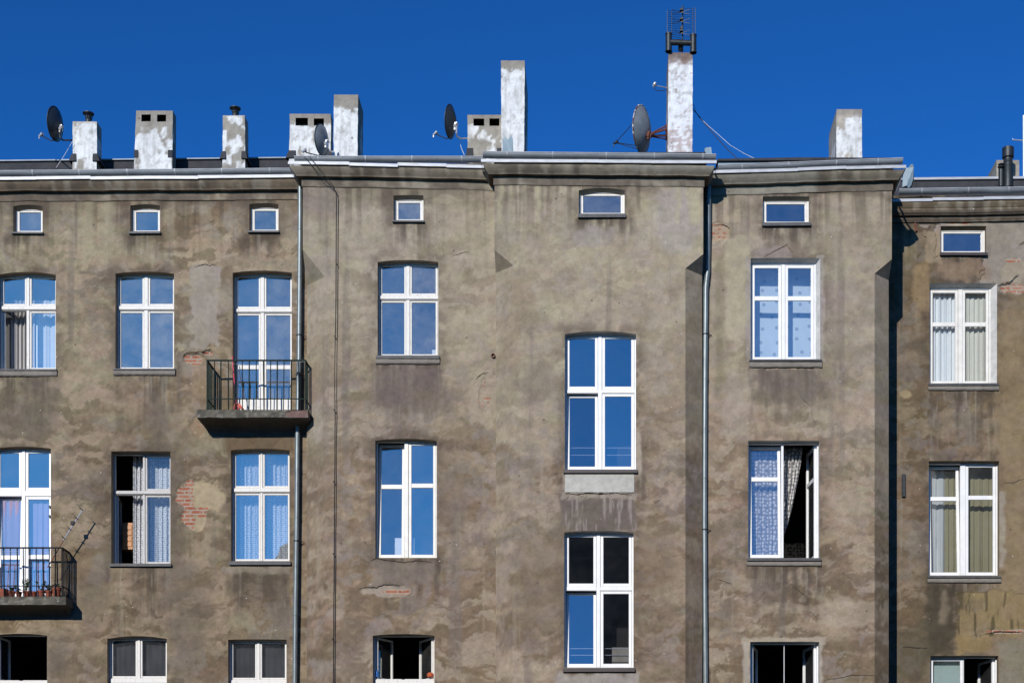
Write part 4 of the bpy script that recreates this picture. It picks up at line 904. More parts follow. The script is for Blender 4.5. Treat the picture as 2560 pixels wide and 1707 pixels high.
Y8 = 30.0; c8 = chimney(main, 1671, 1731.5, 132, 384, Y8, 0.85, 1669.5, 1731, 0.98, 0.15, seed=9, red=0.55, topcol=(0.15, 0.105, 0.09), wcol=(0.68, 0.69, 0.71))
# H-shaped flue terminal
s8 = Y8/FPX; yy = Y8+0.2; mb = MB()
xl, xr = X(1670.5, yy), X(1731.5, yy)
for xx, t, b in ((xl, 100.5, 146), (xr, 104, 149)):
    mb.lathe([(0.058, Z(b, yy)), (0.066, Z(b, yy)+0.005), (0.066, Z(b, yy)+0.03), (0.060, Z(b, yy)+0.035), (0.060, Z(t, yy)-0.03), (0.066, Z(t, yy)-0.025), (0.066, Z(t, yy)), (0.055, Z(t, yy)), (0.05, Z(t, yy)-0.06)], (xx, yy-0.22, 0), n=20)
mb.tube([(xl, yy-0.22, Z(122, yy)), (xr, yy-0.22, Z(124, yy))], 0.052, 16); mb.tube([((xl+xr)/2, yy-0.18, Z(124, yy)), ((xl+xr)/2, yy-0.1, Z(136, yy))], 0.05, 12)
part(mb, 'flue_terminal', M['darkmetal'], c8, smooth=True)
Y9 = 30.5; c9 = chimney(main, 2091.5, 2155, 273.5, 402, Y9, 1.0, 2090.5, 2155, 0.42, 0.22, seed=12, grey=(0.36, 0.32, 0.265))
Y10 = 32.3; c10 = chimney(east, 2491, 2548, 400.5, 460, Y10, 0.9, seed=13, white=0.0, top=0.3, grey=(0.30, 0.265, 0.21), topcol=(0.25, 0.22, 0.18))
yv = 31.95; cv = (X(2520, yv), yv, 0); s = yv/FPX; mb = MB(); z = lambda p: Z(p, yv)
mb.lathe([(12.5*s, z(470)), (12.5*s, z(415)), (13*s, z(414)), (13*s, z(411)), (12.2*s, z(410)), (10.5*s, z(398)), (10.5*s, z(397)), (14.5*s, z(395)), (14.5*s, z(371)), (13*s, z(370)), (12*s, z(372))], cv, n=28)
part(mb, 'ventilation_pipe', M['darkmetal'], east, smooth=True)
cv = (X(2501, yv), yv-0.05, 0); mb = MB()
mb.lathe([(6.5*s, z(470)), (6.5*s, z(428)), (7*s, z(427)), (5*s, z(426))], cv, n=18); mb.lathe([(3*s, z(428)), (3*s, z(424))], cv, n=10)
mb.lathe([(1*s, z(424)), (8*s, z(422)), (8.5*s, z(420)), (5*s, z(418)), (1*s, z(417))], cv, n=20); mb.lathe([(1*s, z(418)), (7*s, z(415.5)), (7.5*s, z(414)), (4*s, z(412)), (.5*s, z(411.5))], cv, n=20)
part(mb, 'mushroom_vent', M['darkmetal'], east)
# ragged pieces of tin standing on the eaves
def tin(pts, Y, par, th=0.01, mat='tin'):
    mb = MB(); n = len(pts); V = [(X(a, Y), Y+0.03*math.sin(i), Z(b, Y)) for i, (a, b) in enumerate(pts)]; V += [(x, y+th+0.05, zz) for x, y, zz in V]
    mb.add(V, [tuple(range(n)), tuple(range(2*n-1, n-1, -1))]+[(i, (i+1) % n, n+(i+1) % n, n+i) for i in range(n)]); return part(mb, 'tin_flashing', M[mat], par)
tin([(1256, 388), (1257, 347), (1261, 340), (1270, 349), (1278, 340), (1282, 348), (1283, 380), (1280, 388)], YC-0.02, main)
tin([(1761, 372), (1765, 368), (1772, 366.5), (1778, 368), (1780, 395), (1770, 395), (1762, 378)], YC-0.02, main)
tin([(2256, 468), (2259, 428), (2262, 417), (2270, 420), (2276, 413), (2281, 411.5), (2284, 418), (2283.5, 445), (2279, 462), (2272, 470), (2266, 465)], YE-0.1, east)
tin([(2253, 478), (2258, 462), (2268, 468), (2280, 455), (2284, 430), (2284.5, 478)], YE-0.02, east, mat='felt')

# ---------------------------------------------------------------- downpipes
def downpipe(pts, Y, r, par, joints, clamps, elbow=None):
    P = [(X(a, Y), Y, Z(b, Y)) for a, b in pts]
    if elbow: P = elbow+P
    mb = MB(); mb.tube(P, r, 16); p = part(mb, 'downpipe', M['pipe'], par, smooth=True)
    def at(py):
        for (a, b), (c, d) in zip(pts[:-1], pts[1:]):
            if b <= py <= d: return X(a+(c-a)*(py-b)/(d-b), Y)
        return X(pts[-1][0], Y)
    for j in joints:
        mb = MB(); mb.lathe([(r, 0), (r+0.006, 0.002), (r+0.006, 0.018), (r+0.001, 0.02)], (at(j), Y, Z(j, Y)), n=18); part(mb, 'pipe_joint', M['pipe'], p, smooth=True)
    for j in clamps:
        mb = MB(); mb.lathe([(r+0.001, -0.012), (r+0.008, -0.012), (r+0.008, 0.012), (r+0.001, 0.012)], (at(j), Y, Z(j, Y)), n=18); mb.tube([(at(j)+r, Y, Z(j, Y)), (at(j)+r+0.07, Y+0.05, Z(j, Y))], 0.008, 5); part(mb, 'pipe_clamp', M['darkmetal'], p)
    return p
Yp = YA-0.10
downpipe([(750.5, 462), (750, 560), (749, 700), (747.5, 900), (743.5, 1100), (742, 1300), (739, 1500), (737, 1710), (735, 1900), (732, 2235)], Yp, 0.046, main, [575, 694, 812, 1175, 1295, 1415, 1538, 1655], [838, 938, 1352])
Yq = YD-0.065
downpipe([(1771.5, 466), (1771, 560), (1769, 680), (1764.5, 720), (1763, 900), (1761.5, 1100), (1761, 1300), (1762, 1500), (1764, 1710), (1764, 1900), (1764, 2235)], Yq, 0.052, main, [585, 705, 828, 948, 1073, 1197, 1446, 1570], [836, 1324])

# ---------------------------------------------------------------- satellite dishes and aerials
def dish(label, pc, rx, rz, Y, lnb, mount, mat, n=(-0.86, 0.48, 0.16), rust=False, struts=False, tripod=None, armmat='alu'):
    c = Vector((X(pc[0], Y), Y, Z(pc[1], Y))); nz = Vector(n).normalized(); ux = Vector((0, 0, 1)).cross(nz).normalized(); uy = nz.cross(ux)
    t = tag(empty('satellite_dish', tuple(mount[-1])), label, 'satellite dish', 'satellite dishes on the roof')
    mb = MB(); K = 40; R = 7; dpt = 0.10*rz/0.3; vs = []; fs = []
    for sgn in (0, 1):
        for i in range(R+1):
            q = i/R
            for k in range(K):
                a = 2*math.pi*k/K; p = c+ux*math.cos(a)*rx*q+uy*math.sin(a)*rz*q+nz*(dpt*(q*q-1)*1.0+(0.012 if sgn else 0))
                vs.append(p)
    m = (R+1)*K
    for sgn in (0, 1):
        for i in range(R):
            for k in range(K): fs.append(tuple(sgn*m+x for x in (i*K+k, i*K+(k+1) % K, (i+1)*K+(k+1) % K, (i+1)*K+k)))
    for k in range(K): fs.append((R*K+k, R*K+(k+1) % K, m+R*K+(k+1) % K, m+R*K+k))
    mb.add(vs, fs)
    ws = lambda mbx, nm, mt, **kk: part(mbx, nm, mt, t, **kk)
    sh = ws(mb, 'reflector', mat, smooth=True)
    mb = MB(); pts = [c+ux*math.cos(2*math.pi*k/K)*rx+uy*math.sin(2*math.pi*k/K)*rz for k in range(K+1)]
    if rust:
        mb.tube(pts, 0.011, 6, False); part(mb, 'rim', M['flaked'], sh)
    else:
        mb.tube(pts, 0.007, 6, False); part(mb, 'rim', M['darkmetal'], sh)
    back = c-nz*(dpt+0.01)-uy*rz*0.30+nz*0.02
    mb = MB()
    mb.tube([back, back-nz*0.05], 0.045, 8); mb.tube([back+uy*0.07-nz*.02, back-uy*0.07-nz*.02], 0.025, 6); mb.tube([back+uy*0.06-nz*0.05+ux*.03, back+uy*0.06-nz*0.05-ux*.06], 0.012, 6)
    ws(mb, 'bracket', M['alu'] if not rust else M['rust'])
    if not tripod:
        mb = MB(); mb.tube([back-nz*0.05]+[Vector(p) for p in mount], 0.016, 10); ws(mb, 'mounting_arm', M[armmat], smooth=True)
    else:
        mb = MB()
        e = Vector(mount[-1])
        mb.tube([back-nz*0.03, back+(e-back)*0.25], 0.05, 10)
        for a in range(6):
            o = Vector((0, 0.12*math.cos(a*1.047), 0.12*math.sin(a*1.047))); mb.tube([back+(e-back)*0.12+o*0.15, e+o], 0.014, 6)
        mb.lathe([(0.14, 0), (0.15, 0.01), (0.14, 0.03)], (e[0]-0.03, e[1], e[2]), 'x', 18); ws(mb, 'mounting_cone', M['rust'])
    l = Vector(lnb); mb = MB()
    low = c-uy*rz*0.98
    if struts:
        for a in (-2.4, -1.1, 1.8):
            mb.tube([c+ux*math.cos(a)*rx+uy*math.sin(a)*rz, l], 0.007, 6)
    else:
        mb.tube([low-nz*0.05, low+nz*0.05-uy*0.02, l+Vector((0.05, 0, -0.03)), l], 0.011, 8)
    ws(mb, 'feed_arm', M['dish_dark'] if not struts else M['darkmetal'])
    d = (c-l).normalized(); mb = MB(); mb.tube([l-d*0.05, l-d*0.02, l+d*0.01, l+d*0.015, l+d*0.05], [0.018, 0.022, 0.022, 0.034, 0.034], 12); mb.tube([l-d*0.04, l-d*0.04+Vector((0, 0, -0.05))], 0.012, 6)
    ws(mb, 'receiver', M['alu'] if not struts else M['darkmetal'], smooth=True)
    return t
def P3(px, py, Y): return Vector((X(px, Y), Y, Z(py, Y)))
dish('black dish on a bent arm left of the first capped chimney', (138, 310), 0.305, 0.312, 30.5, P3(102, 338, 30.65), [P3(149, 338, 30.4), P3(151, 346, 30.4), P3(158, 351, 30.45), P3(183, 351, 30.75)], M['dish_dark'], n=(-0.97, 0.15, 0.10), armmat='darkmetal')
dish('small grey dish low over the gutter in front of the two-hole chimney', (804, 350), 0.27, 0.275, 29.75, P3(760, 378, 29.95), [P3(818, 366, 29.9), P3(822, 376, 30.0), P3(829, 380, 30.2), P3(838, 380, 30.4)], M['dish_grey'], n=(-0.94, 0.30, 0.10))
dish('black dish on a white bent arm left of the tallest narrow white chimney', (1125.5, 304.5), 0.27, 0.31, 30.5, P3(1088, 334, 30.62), [P3(1141, 334, 30.4), P3(1143, 342, 30.45), P3(1150, 346.5, 30.6), P3(1170, 346.5, 30.9)], M['dish_dark'], n=(-0.95, 0.27, 0.10))
dish('large weathered grey dish with rusty rim and rusty conical mount', (1604, 324), 0.40, 0.425, 30.0, P3(1539, 357, 30.25), [P3(1640, 331, 30.35), P3(1668, 331, 30.45)], M['dish_grey'], n=(-0.90, 0.42, 0.10), rust=True, struts=True, tripod=True)
# feed of a dish hidden behind the tall chimney
t = tag(empty('receiver_arm', tuple(P3(1668, 221, 30.5))), 'thin metal arm with a receiver head high on the tall aerial chimney', 'receiver arm')
mb = MB(); mb.tube([P3(1670, 220.5, 30.5), P3(1640, 214.5, 30.4)], 0.009, 8); part(mb, 'feed_arm', M['alu'], t)
mb = MB(); mb.tube([P3(1639, 206, 30.35), P3(1637, 210, 30.37), P3(1635, 215, 30.4), P3(1632, 217, 30.4)], [0.02, 0.034, 0.034, 0.02], 10); part(mb, 'receiver', M['alu'], t)
mb = MB(); mb.tube([P3(1634, 216, 30.4), P3(1636, 223, 30.4), P3(1642, 227, 30.42), P3(1652, 228, 30.45), P3(1668, 225, 30.5)], 0.006, 6); part(mb, 'lead', M['cable'], t)
# grid aerial on the tallest chimney
Yg = 30.25; t = tag(empty('grid_antenna', tuple(P3(1706, 132, Yg))), 'black grid television aerial standing on top of the tallest chimney', 'aerial')
mb = MB(); mb.tube([P3(1706, 140, Yg), P3(1707, 15, Yg)], 0.014, 8); part(mb, 'mast', M['darkmetal'], t)
for (a, b, ty0, ty1, dy) in ((1668, 1703, 27, 29, 0.10), (1709, 1738, 23, 19, 0.10)):
    mb = MB(); n = 19
    for i in range(n):
        v = i/(n-1); y0 = ty0+(110-ty0)*v; y1 = ty1+(108-ty1)*v
        (pa, pb_) = ((a, Yg-0.22), (b, Yg+0.05)) if a < 1700 else ((a, Yg+0.05), (b, Yg-0.22))
        mb.tube([P3(pa[0], y0+(1 if a < 1700 else 0), pa[1]), P3(pb_[0], y1+(3 if a > 1700 else -1), pb_[1])], 0.0035, 4, False)
    for k in ((a, a+11) if a < 1700 else (b, b-6)):
        ya_ = Yg-0.22 if k in (a if a < 1700 else b,) else Yg-0.13
        mb.tube([P3(k, 20 if a > 1700 else 27, ya_), P3(k, 112, ya_)], 0.005, 5, False)
    part(mb, 'reflector_grid', M['darkmetal'], t)
for py in (32, 55, 84, 110):
    mb = MB(); mb.box(X(1699, Yg), Yg-0.12, Z(py+2, Yg), X(1707, Yg), Yg-0.02, Z(py-2, Yg))
    for sg in (-1, 1):
        for q in (-1, 1): mb.tube([P3(1702, py, Yg-0.12), P3(1702+sg*22, py+q*6-2, Yg-0.16)], 0.0045, 4)
    part(mb, 'dipole', M['darkmetal'], t)
mb = MB(); mb.bbox(X(1700, Yg), Yg-0.10, Z(80, Yg), X(1707, Yg), Yg-0.03, Z(73, Yg)); part(mb, 'amplifier_box', M['darkmetal'], t)
# pole with an arm at the right edge
Ym = 32; t = tag(empty('aerial_pole', tuple(P3(2559, 450, Ym))), 'thin grey pole with a short side arm at the right edge', 'pole')
mb = MB(); mb.tube([P3(2559.5, 465, Ym), P3(2559, 289, Ym)], 0.02, 10); part(mb, 'pole', M['alu'], t)
mb = MB(); mb.tube([P3(2560, 352, Ym), P3(2533, 350, Ym), P3(2531, 347, Ym)], 0.013, 8); part(mb, 'arm', M['alu'], t)
# cables
def cable(label, pts, r, mat, name='cable', cat='cable', clips=()):
    mb = MB(); mb.tube([P3(*p) for p in pts], r, 6); o = mb.build(name, M[mat]); tag(o, label, cat)
    for c in clips:
        mb = MB(); mb.tube([P3(c[0]-1, c[1]-3, c[2]+0.03), P3(c[0]-0.5, c[1]-2, c[2]-0.02), P3(c[0]+5, c[1]+7, c[2]-0.01)], 0.009, 5); k = mb.build('clip', M['cable']); k.parent = o
    return o
Yc = YB-0.012
for dx, lab, tp in ((0, 'left strand of the two black cables running down the left middle facade', ((757, 389), (770, 402), (786, 421), (805, 443), (817, 457), (836, 474))), (5.2, 'right strand of the two black cables running down the left middle facade', ((771, 389), (786, 407), (808, 432), (826, 456), (834, 467), (838, 478)))):
    pts = [(tp[0][0], tp[0][1], YB-0.27), (tp[1][0], tp[1][1], YB-0.27), (tp[2][0], tp[2][1], YB-0.26), (tp[3][0], tp[3][1], YB-0.20), (tp[4][0], tp[4][1], YB-0.10), (tp[5][0], tp[5][1], YB-0.06), (840+dx*0.5, 483, Yc), (840.3+dx, 500, Yc)]
    k = 560
    rr = random.Random(int(dx)+5)
    while k < 2235:
        u = (k-500)/1207; base = 840.5-7.5*u-(1 if 800 < k < 1000 else 0)
        pts.append((base+dx*(0.95 if k < 1100 else 0.72)+rr.uniform(-0.35, 0.35), k, Yc)); k += 60
    cable(lab, pts, 0.0062, 'cable', clips=[] if dx else [(840, 482, Yc), (841, 660, Yc), (837, 842, Yc), (835, 1025, Yc), (834, 1205, Yc), (833, 1385, Yc), (831, 1598, Yc)])
cable('black wire sagging from the tallest chimney down to the roof edge', [(1731, 272, 30.6), (1745, 288, 30.55), (1765, 313, 30.5), (1790, 342, 30.4), (1815, 370, 30.3), (1846, 400, 30.2)], 0.008, 'cable', 'wire', 'wire')
cable('thin black wire hanging beside the tallest chimney above the sagging wire', [(1731, 255, 30.6), (1735, 266, 30.6), (1738, 277, 30.57), (1746, 291, 30.54), (1758, 305, 30.5)], 0.005, 'cable', 'wire', 'wire')
cable('white wire sagging from the black wire to the roof edge on the right', [(1758, 303, 30.5), (1772, 316, 30.5), (1795, 336, 30.4), (1825, 363, 30.3), (1860, 384, 30.3), (1893, 400, 30.3)], 0.0045, 'white_cable', 'wire', 'wire')
cable('thin pale wire slanting down from the first chimney to the roof', [(181, 354, 30.6), (172, 370, 30.6), (160, 390, 30.55), (140, 420, 30.4)], 0.004, 'white_cable', 'wire', 'wire')
cable('pale lead hanging from the white arm left of the low two-hole chimney', [(1152, 349, 30.6), (1151, 362, 30.6), (1155, 375, 30.6), (1161, 388, 30.6)], 0.005, 'white_cable', 'wire', 'wire')
t = tag(empty('wall_pipe', tuple(P3(1232, 891, YB))), 'small dark round pipe end poking out beside the middle corner', 'pipe end')
mb = MB(); c = P3(1233, 890, YB); mb.lathe([(0.038, 0.05), (0.038, -0.045), (0.030, -0.045), (0.030, 0.0), (0.001, 0.0)], tuple(c), 'y', 18); part(mb, 'pipe', M['rust'], t, smooth=True)
mb = MB(); mb.bbox(X(2254, YE), YE-0.05, Z(1243, YE), X(2263, YE), YE+0.01, Z(1186, YE)); o = mb.build('junction_box', M['darkmetal']); tag(o, 'narrow black box on the shaded edge of the set-back wall', 'box')
mb = MB(); mb.tube([P3(2287, 558, YE-0.03), P3(2291, 578, YE-0.03)], 0.022, 8); o = mb.build('iron_peg', M['rust']); tag(o, 'short dark iron peg fixed to the set-back wall near the cornice', 'peg')

# ---------------------------------------------------------------- balconies
def balcony(px0, px1, pt, pb, depth, mat, prt, prb, post0, post1, bars, seed, open_left=False):
    Yf = YA-depth; x0, x1 = X(px0, Yf), X(px1, Yf); zt, zb = Z(pt, Yf), Z(pb, Yf); rng = random.Random(seed)
    A = Acc(); us = lines(x0, x1, 0.04, []); vs = np.linspace(zb, zt, 7); U, V = np.meshgrid(us, vs); x = U.ravel(); z = V.ravel()
    px = PX(x, Yf); c = np.repeat(C3((0.115, 0.105, 0.083)), len(x), 0)
    c = lay(c, sst(0.45, 0.6, fbm(px/18, z/0.25, seed)), (0.065, 0.062, 0.05), 0.8); c = lay(c, sst(0.58, 0.68, fbm(px/8, z/0.05, seed+2)), (0.26, 0.245, 0.21), 0.5)
    c = lay(c, sst(0.45, 0.6, fbm(px/7, z/0.5, seed+4))*sst(zt-0.05, zt, z), (0.05, 0.05, 0.04), 0.8)
    br = np.zeros(len(x))
    if seed == 2: br = ell_m(px, PY(z, Yf), 742, 1034, 32, 9, 0.15, 0.5, 3)*0.9; c = lay(c, br, (0.2, 0.1, 0.09), 0.6)
    y = Yf+(fbm(px/9, z/0.07, seed+6)-0.5)*0.02+br*0.02; z = z+(fbm(px/25, z*0, seed+7)-0.5)*0.025*(V.ravel() == zb); n = len(us)
    A.add(np.stack([x, y, z], 1), [(j*n+i, j*n+i+1, (j+1)*n+i+1, (j+1)*n+i) for j in range(6) for i in range(n-1)], np.concatenate([c, np.zeros((len(x), 1))], 1))
    dk = [0.10, 0.09, 0.075, 0]
    A.add([(x0, Yf, zb), (x1, Yf, zb), (x1, Yf, zt), (x0, Yf, zt), (x0, YA, zb), (x1, YA, zb), (x1, YA, zt), (x0, YA, zt)], [(3, 2, 6, 7), (0, 4, 5, 1), (0, 3, 7, 4), (1, 5, 6, 2)], np.array([dk]*8))
    b = A.build('balcony', M['plaster'], main)
    # cove under the slab
    mb = MB(); k = 8; V = []
    for i in range(k+1):
        t = math.pi/2*i/k; oy = depth*0.72*(1-math.sin(t)); oz = 0.20*(1-math.cos(t))
        V += [(x0+0.03+0.09*i/k, YA-oy, zb-oz), (x1-0.03-0.05*i/k, YA-oy, zb-oz)]
    V += [(x0+0.03, YA+0.01, zb), (x1-0.03, YA+0.01, zb)]
    mb.add(V, [(2*i, 2*i+1, 2*i+3, 2*i+2) for i in range(k)]+[tuple([2*k+2]+[2*i for i in range(k+1)]), tuple([2*k+3]+[2*i+1 for i in range(k, -1, -1)])], (0.10, 0.09, 0.075, 0))
    part(mb, 'cove', M['plaster'], b, attr=True)
    # railing
    Yr = Yf+0.06; a0, a1 = X(post0, Yr), X(post1, Yr); zr, zl = Z(prt, Yr), Z(prb, Yr); e = 0.011; mb = MB()
    mb.box(a0-0.014, Yr-0.014, zr-0.012, a1+0.014, Yr+0.014, zr+0.014); mb.box(a0-0.01, Yr-0.008, zl-0.008, a1+0.01, Yr+0.008, zl+0.008)
    for aa in (a0, a1):
        mb.box(aa-0.014, Yr+0.014, zr-0.012, aa+0.014, YA, zr+0.014); mb.box(aa-0.008, Yr+0.008, zl-0.008, aa+0.008, YA, zl+0.008)
        mb.box(aa-e, Yr-e, zt-0.02, aa+e, Yr+e, zr-0.012)
        nb = 4
        for q in range(1, nb+1):
            yy = Yr+(YA-Yr)*q/(nb+0.6); mb.box(aa-0.009, yy-0.009, zt-0.03, aa+0.009, yy+0.009, zr-0.012)
    n = bars
    for i in range(1, n):
        xx = a0+(a1-a0)*i/n+rng.uniform(-0.006, 0.006); h = 0.007 if i % 2 else 0.0095; lean = rng.uniform(-0.012, 0.012)
        mb.tube([(xx+lean, Yr, zt-0.01), (xx, Yr, zr-0.012)], h*1.45, 6)
    part(mb, 'railing', mat, b)
    return b
b1 = balcony(491.5, 770, 1024, 1043.5, 0.50, M['green'], 901, 997, 518, 763.5, 14, 2)
b2 = balcony(-230, 165, 1490.5, 1511, 0.45, M['black'], 1369, 1464, -215, 155, 23, 5)
# antenna tied to the lower balcony
Yy = YA-0.35; t = tag(empty('rod_antenna', tuple(P3(119, 1418, Yy))), 'slanting rod aerial with thin cross rods tied to the lower left balcony', 'aerial')
mb = MB(); mb.tube([P3(119, 1418, Yy), P3(159, 1350, Yy)], 0.010, 8); part(mb, 'pole', M['rust'], t)
mb = MB(); mb.tube([P3(159, 1350, Yy), P3(207, 1274, Yy)], 0.014, 8); part(mb, 'boom', M['alu'], t)
for (ex, ey) in ((204, 1273), (192, 1296), (175, 1323), (160, 1345)):
    mb = MB(); c = P3(ex, ey, Yy)
    mb.tube([P3(ex-6, ey-6, Yy-0.04), P3(ex+3, ey+2, Yy-0.02)], 0.009, 6)
    for q in (-1, 1):
        for h in (-1, 1): mb.tube([c, P3(ex+18*q+6*h, ey+10*q-4*h, Yy-0.05)], 0.0028, 4)
    part(mb, 'dipole', M['cable'], t)
mb = MB()
for q in (0, 1): mb.tube([P3(132+50*q, 1338-82*q, Yy+0.06), P3(180+48*q, 1362-78*q, Yy+0.06)], 0.0012, 4)
mb.tube([P3(132, 1338, Yy+0.06), P3(183, 1256, Yy+0.06)], 0.001, 4); mb.tube([P3(180, 1362, Yy+0.06), P3(228, 1284, Yy+0.06)], 0.0012, 4)
part(mb, 'reflector_grid', M['gutter'], t)
mb = MB(); mb.bbox(X(178, Yy), Yy-0.05, Z(1312, Yy), X(187, Yy), Yy+0.0, Z(1303, Yy)); part(mb, 'connection_box', M['cable'], t)
# washing lines
cable('thin clothes line strung across the green balcony', [(545, 905, YA-0.03), (600, 911, YA-0.3), (680, 912, YA-0.42), (765, 903, YA-0.3)], 0.002, 'white_cable', 'clothes_line', 'line')
for i, (ya_, lab) in enumerate(((1374, 'upper'), (1379, 'middle'), (1384, 'lower'))):
    cable('%s pale clothes line strung inside the lower black balcony' % lab, [(-100, ya_+2, YA-0.4), (60, ya_+3, YA-0.4), (150, ya_, YA-0.3)], 0.002, 'white_cable', 'clothes_line', 'line')
# flower pots along the lower balcony
zt2 = Z(1490.5, YA-0.45); Yt = YA-0.45+0.16
def pot(px, r, h, label, plant=None, rect=False, grp='flower pots on the lower balcony'):
    x = X(px, Yt); 
    t = tag(empty('flower_pot' if not rect else 'planter_box', (x, Yt, zt2)), label, 'flower pot' if not rect else 'planter', grp)
    mb = MB()
    if rect: mb.bbox(x-0.2, Yt-0.08, zt2, x+0.13, Yt+0.08, zt2+h, 0.012); part(mb, 'pot', M['terracotta'], t)
    else:
        mb.lathe([(r*0.02, zt2), (r*0.72, zt2), (r*0.94, zt2+h*0.75), (r*1.08, zt2+h*0.76), (r*1.1, zt2+h), (r*0.95, zt2+h), (r*0.9, zt2+h*0.85), (0.01, zt2+h*0.85)], (x, Yt, 0), n=22); part(mb, 'pot', M['terracotta'], t)
    if plant:
        kind, ph, nl = plant; rng = random.Random(int(px)); mb = MB(); top = zt2+h*0.8
        if kind == 'spiky':
            for k in range(nl):
                a = 6.28*k/nl; d = Vector((math.cos(a), math.sin(a), 0)); b = Vector((x, Yt, top)); w = Vector((-d.y, d.x, 0))*0.009
                p1 = b+d*0.05+Vector((0, 0, ph*0.6)); p2 = b+d*0.11+Vector((0, 0, ph*rng.uniform(.55, 1)))
                mb.add([b-w, b+w, p1+w, p1-w, p2], [(0, 1, 2, 3), (3, 2, 4)])
        else:
            for sidx in range(max(3, nl//14)):
                lean = Vector((rng.uniform(-0.09, 0.09), rng.uniform(-0.05, 0.05), ph*rng.uniform(0.6, 1.0))); b = Vector((x, Yt, top))
                mb.tube([b, b+lean*0.5+Vector((rng.uniform(-.02, .02), 0, 0)), b+lean], 0.004, 5)
                for k in range(14):
                    u = rng.uniform(0.15, 1); p = b+lean*u; d = Vector((rng.uniform(-1, 1), rng.uniform(-1, 1), rng.uniform(-0.3, 0.6))).normalized(); l = rng.uniform(0.035, 0.07)
                    w = d.cross(Vector((rng.uniform(-1, 1), rng.uniform(-1, 1), 1))).normalized()*l*0.28
                    mb.add([p, p+d*l*0.5+w, p+d*l, p+d*l*0.5-w], [(0, 1, 2, 3)])
        part(mb, 'plant', M['leaf'] if kind == 'leafy' else M['leaf_dark'], t)
pot(2, 0, 0.17, 'long terracotta planter box at the left end of the lower balcony', None, True)
pot(30, 0.062, 0.13, 'terracotta pot with a spiky plant next to the long planter', ('spiky', 0.15, 16))
pot(47, 0.055, 0.12, 'small terracotta pot with a thin sprig between spiky and tall plants', ('low', 0.16, 28))
pot(66, 0.066, 0.13, 'terracotta pot with the tallest leafy green plant on the balcony', ('leafy', 0.36, 84))
pot(83, 0.066, 0.125, 'terracotta pot with a bare soil top right of the tall plant', None)
pot(103, 0.07, 0.14, 'terracotta pot with a dark bushy plant in the middle right', ('low', 0.24, 70))
pot(122, 0.068, 0.14, 'terracotta pot holding a low dark spreading plant', ('low', 0.17, 70))
pot(142, 0.085, 0.20, 'largest terracotta pot at the right end of the lower balcony', ('low', 0.15, 56))
# mop on the upper balcony
Yo = YA-0.34; t = tag(empty('mop', tuple(P3(592, 1020, Yo))), 'pink handled mop leaning in the corner of the green balcony', 'mop')
mb = MB(); mb.tube([P3(580.5, 890, Yo+0.28), P3(590, 1008, Yo)], 0.0075, 8); part(mb, 'handle', M['pink'], t)
mb = MB(); rng = random.Random(4); c = P3(590, 1012, Yo)
mb.tube([c+Vector((0, 0, 0.05)), c+Vector((0, 0, -0.02))], 0.03, 8)
for k in range(40):
    a = rng.uniform(-0.04, 0.16); d = rng.uniform(-0.06, 0.06); mb.tube([c+Vector((0, 0, -0.01)), c+Vector((a*0.5, d*0.5-0.02, 0.0+rng.uniform(-.02, .02))), c+Vector((a, d, -0.085+rng.uniform(-.015, .02)))], 0.007, 5)
part(mb, 'mop_head', M['mop'], t)

# ---------------------------------------------------------------- curtains and things behind the panes
WK = {w.key: w for w in WINS}
def curtain(key, u0, u1, v0, v1, mat, label, waves=6, amp=0.03, back=0.16, shape=None, name='curtain', cat='curtain', seed=1, group='curtains in the windows', scallop=0.0):
    """hangs inside a window; u 0..1 across the opening, v 0..1 up it"""
    w = WK[key]; Y = SECY[w.sec]+w.r+back; x0, x1, z0, z1 = w.fx0, w.fx1, w.fzb, w.fza
    rng = random.Random(seed); nu, nv = 90, 24; V = []; F = []; ph = [rng.uniform(0, 6.28) for _ in range(4)]
    for j in range(nv+1):
        v = v0+(v1-v0)*j/nv; a, b = (u0, u1) if not shape else shape(j/nv, u0, u1)
        for i in range(nu+1):
            q = i/nu; u = a+(b-a)*q; f = 6.28*waves*q
            y = Y+amp*(math.sin(f+ph[0])+0.4*math.sin(2.3*f+ph[1])+0.3*math.sin(0.45*f+ph[2]))*(0.75+0.25*math.sin(3*v+ph[3]))
            z = z0+(z1-z0)*v
            if scallop and j == 0: z += scallop*abs(math.sin(f*0.5))
            V.append((x0+(x1-x0)*u, y, z))
    for j in range(nv):
        for i in range(nu): k = j*(nu+1)+i; F.append((k, k+1, k+nu+2, k+nu+1))
    mb = MB(); mb.add(V, F); o = mb.build(name, mat, smooth=True); tag(o, label, cat, group)
    return o
cl_grey = m_cloth('grey_curtain', (0.44, 0.42, 0.40)); cl_white = m_cloth('white_net', (0.72, 0.74, 0.75)); cl_lace = m_cloth('white_lace', (0.74, 0.75, 0.76), 0.5, 26)
cl_lace2 = m_cloth('leaf_lace', (0.76, 0.73, 0.70), 0.62, 14); cl_dots = m_cloth('pale_blue_dotted_cloth', (0.66, 0.76, 0.82), 0, 4.2, pattern_col=(0.34, 0.40, 0.46))
cl_olive = m_cloth('olive_curtain', (0.40, 0.36, 0.22)); cl_lilac = m_cloth('lilac_net', (0.36, 0.30, 0.44)); cl_dark = m_cloth('dark_net', (0.075, 0.072, 0.075), 0.0)
cl_cream = m_cloth('cream_curtain', (0.62, 0.60, 0.52)); cl_blind = m_cloth('pale_green_blind', (0.50, 0.62, 0.58))
curtain('A21', 0.02, 0.50, -0.02, 0.80, cl_grey, 'grey pleated curtain in the half open window at the left edge', 6, 0.03, 0.33, seed=2)
curtain('A21', 0.50, 1.02, -0.02, 0.80, cl_white, 'white net curtain behind the closed right pane at the left edge', 4, 0.03, 0.33, seed=3)
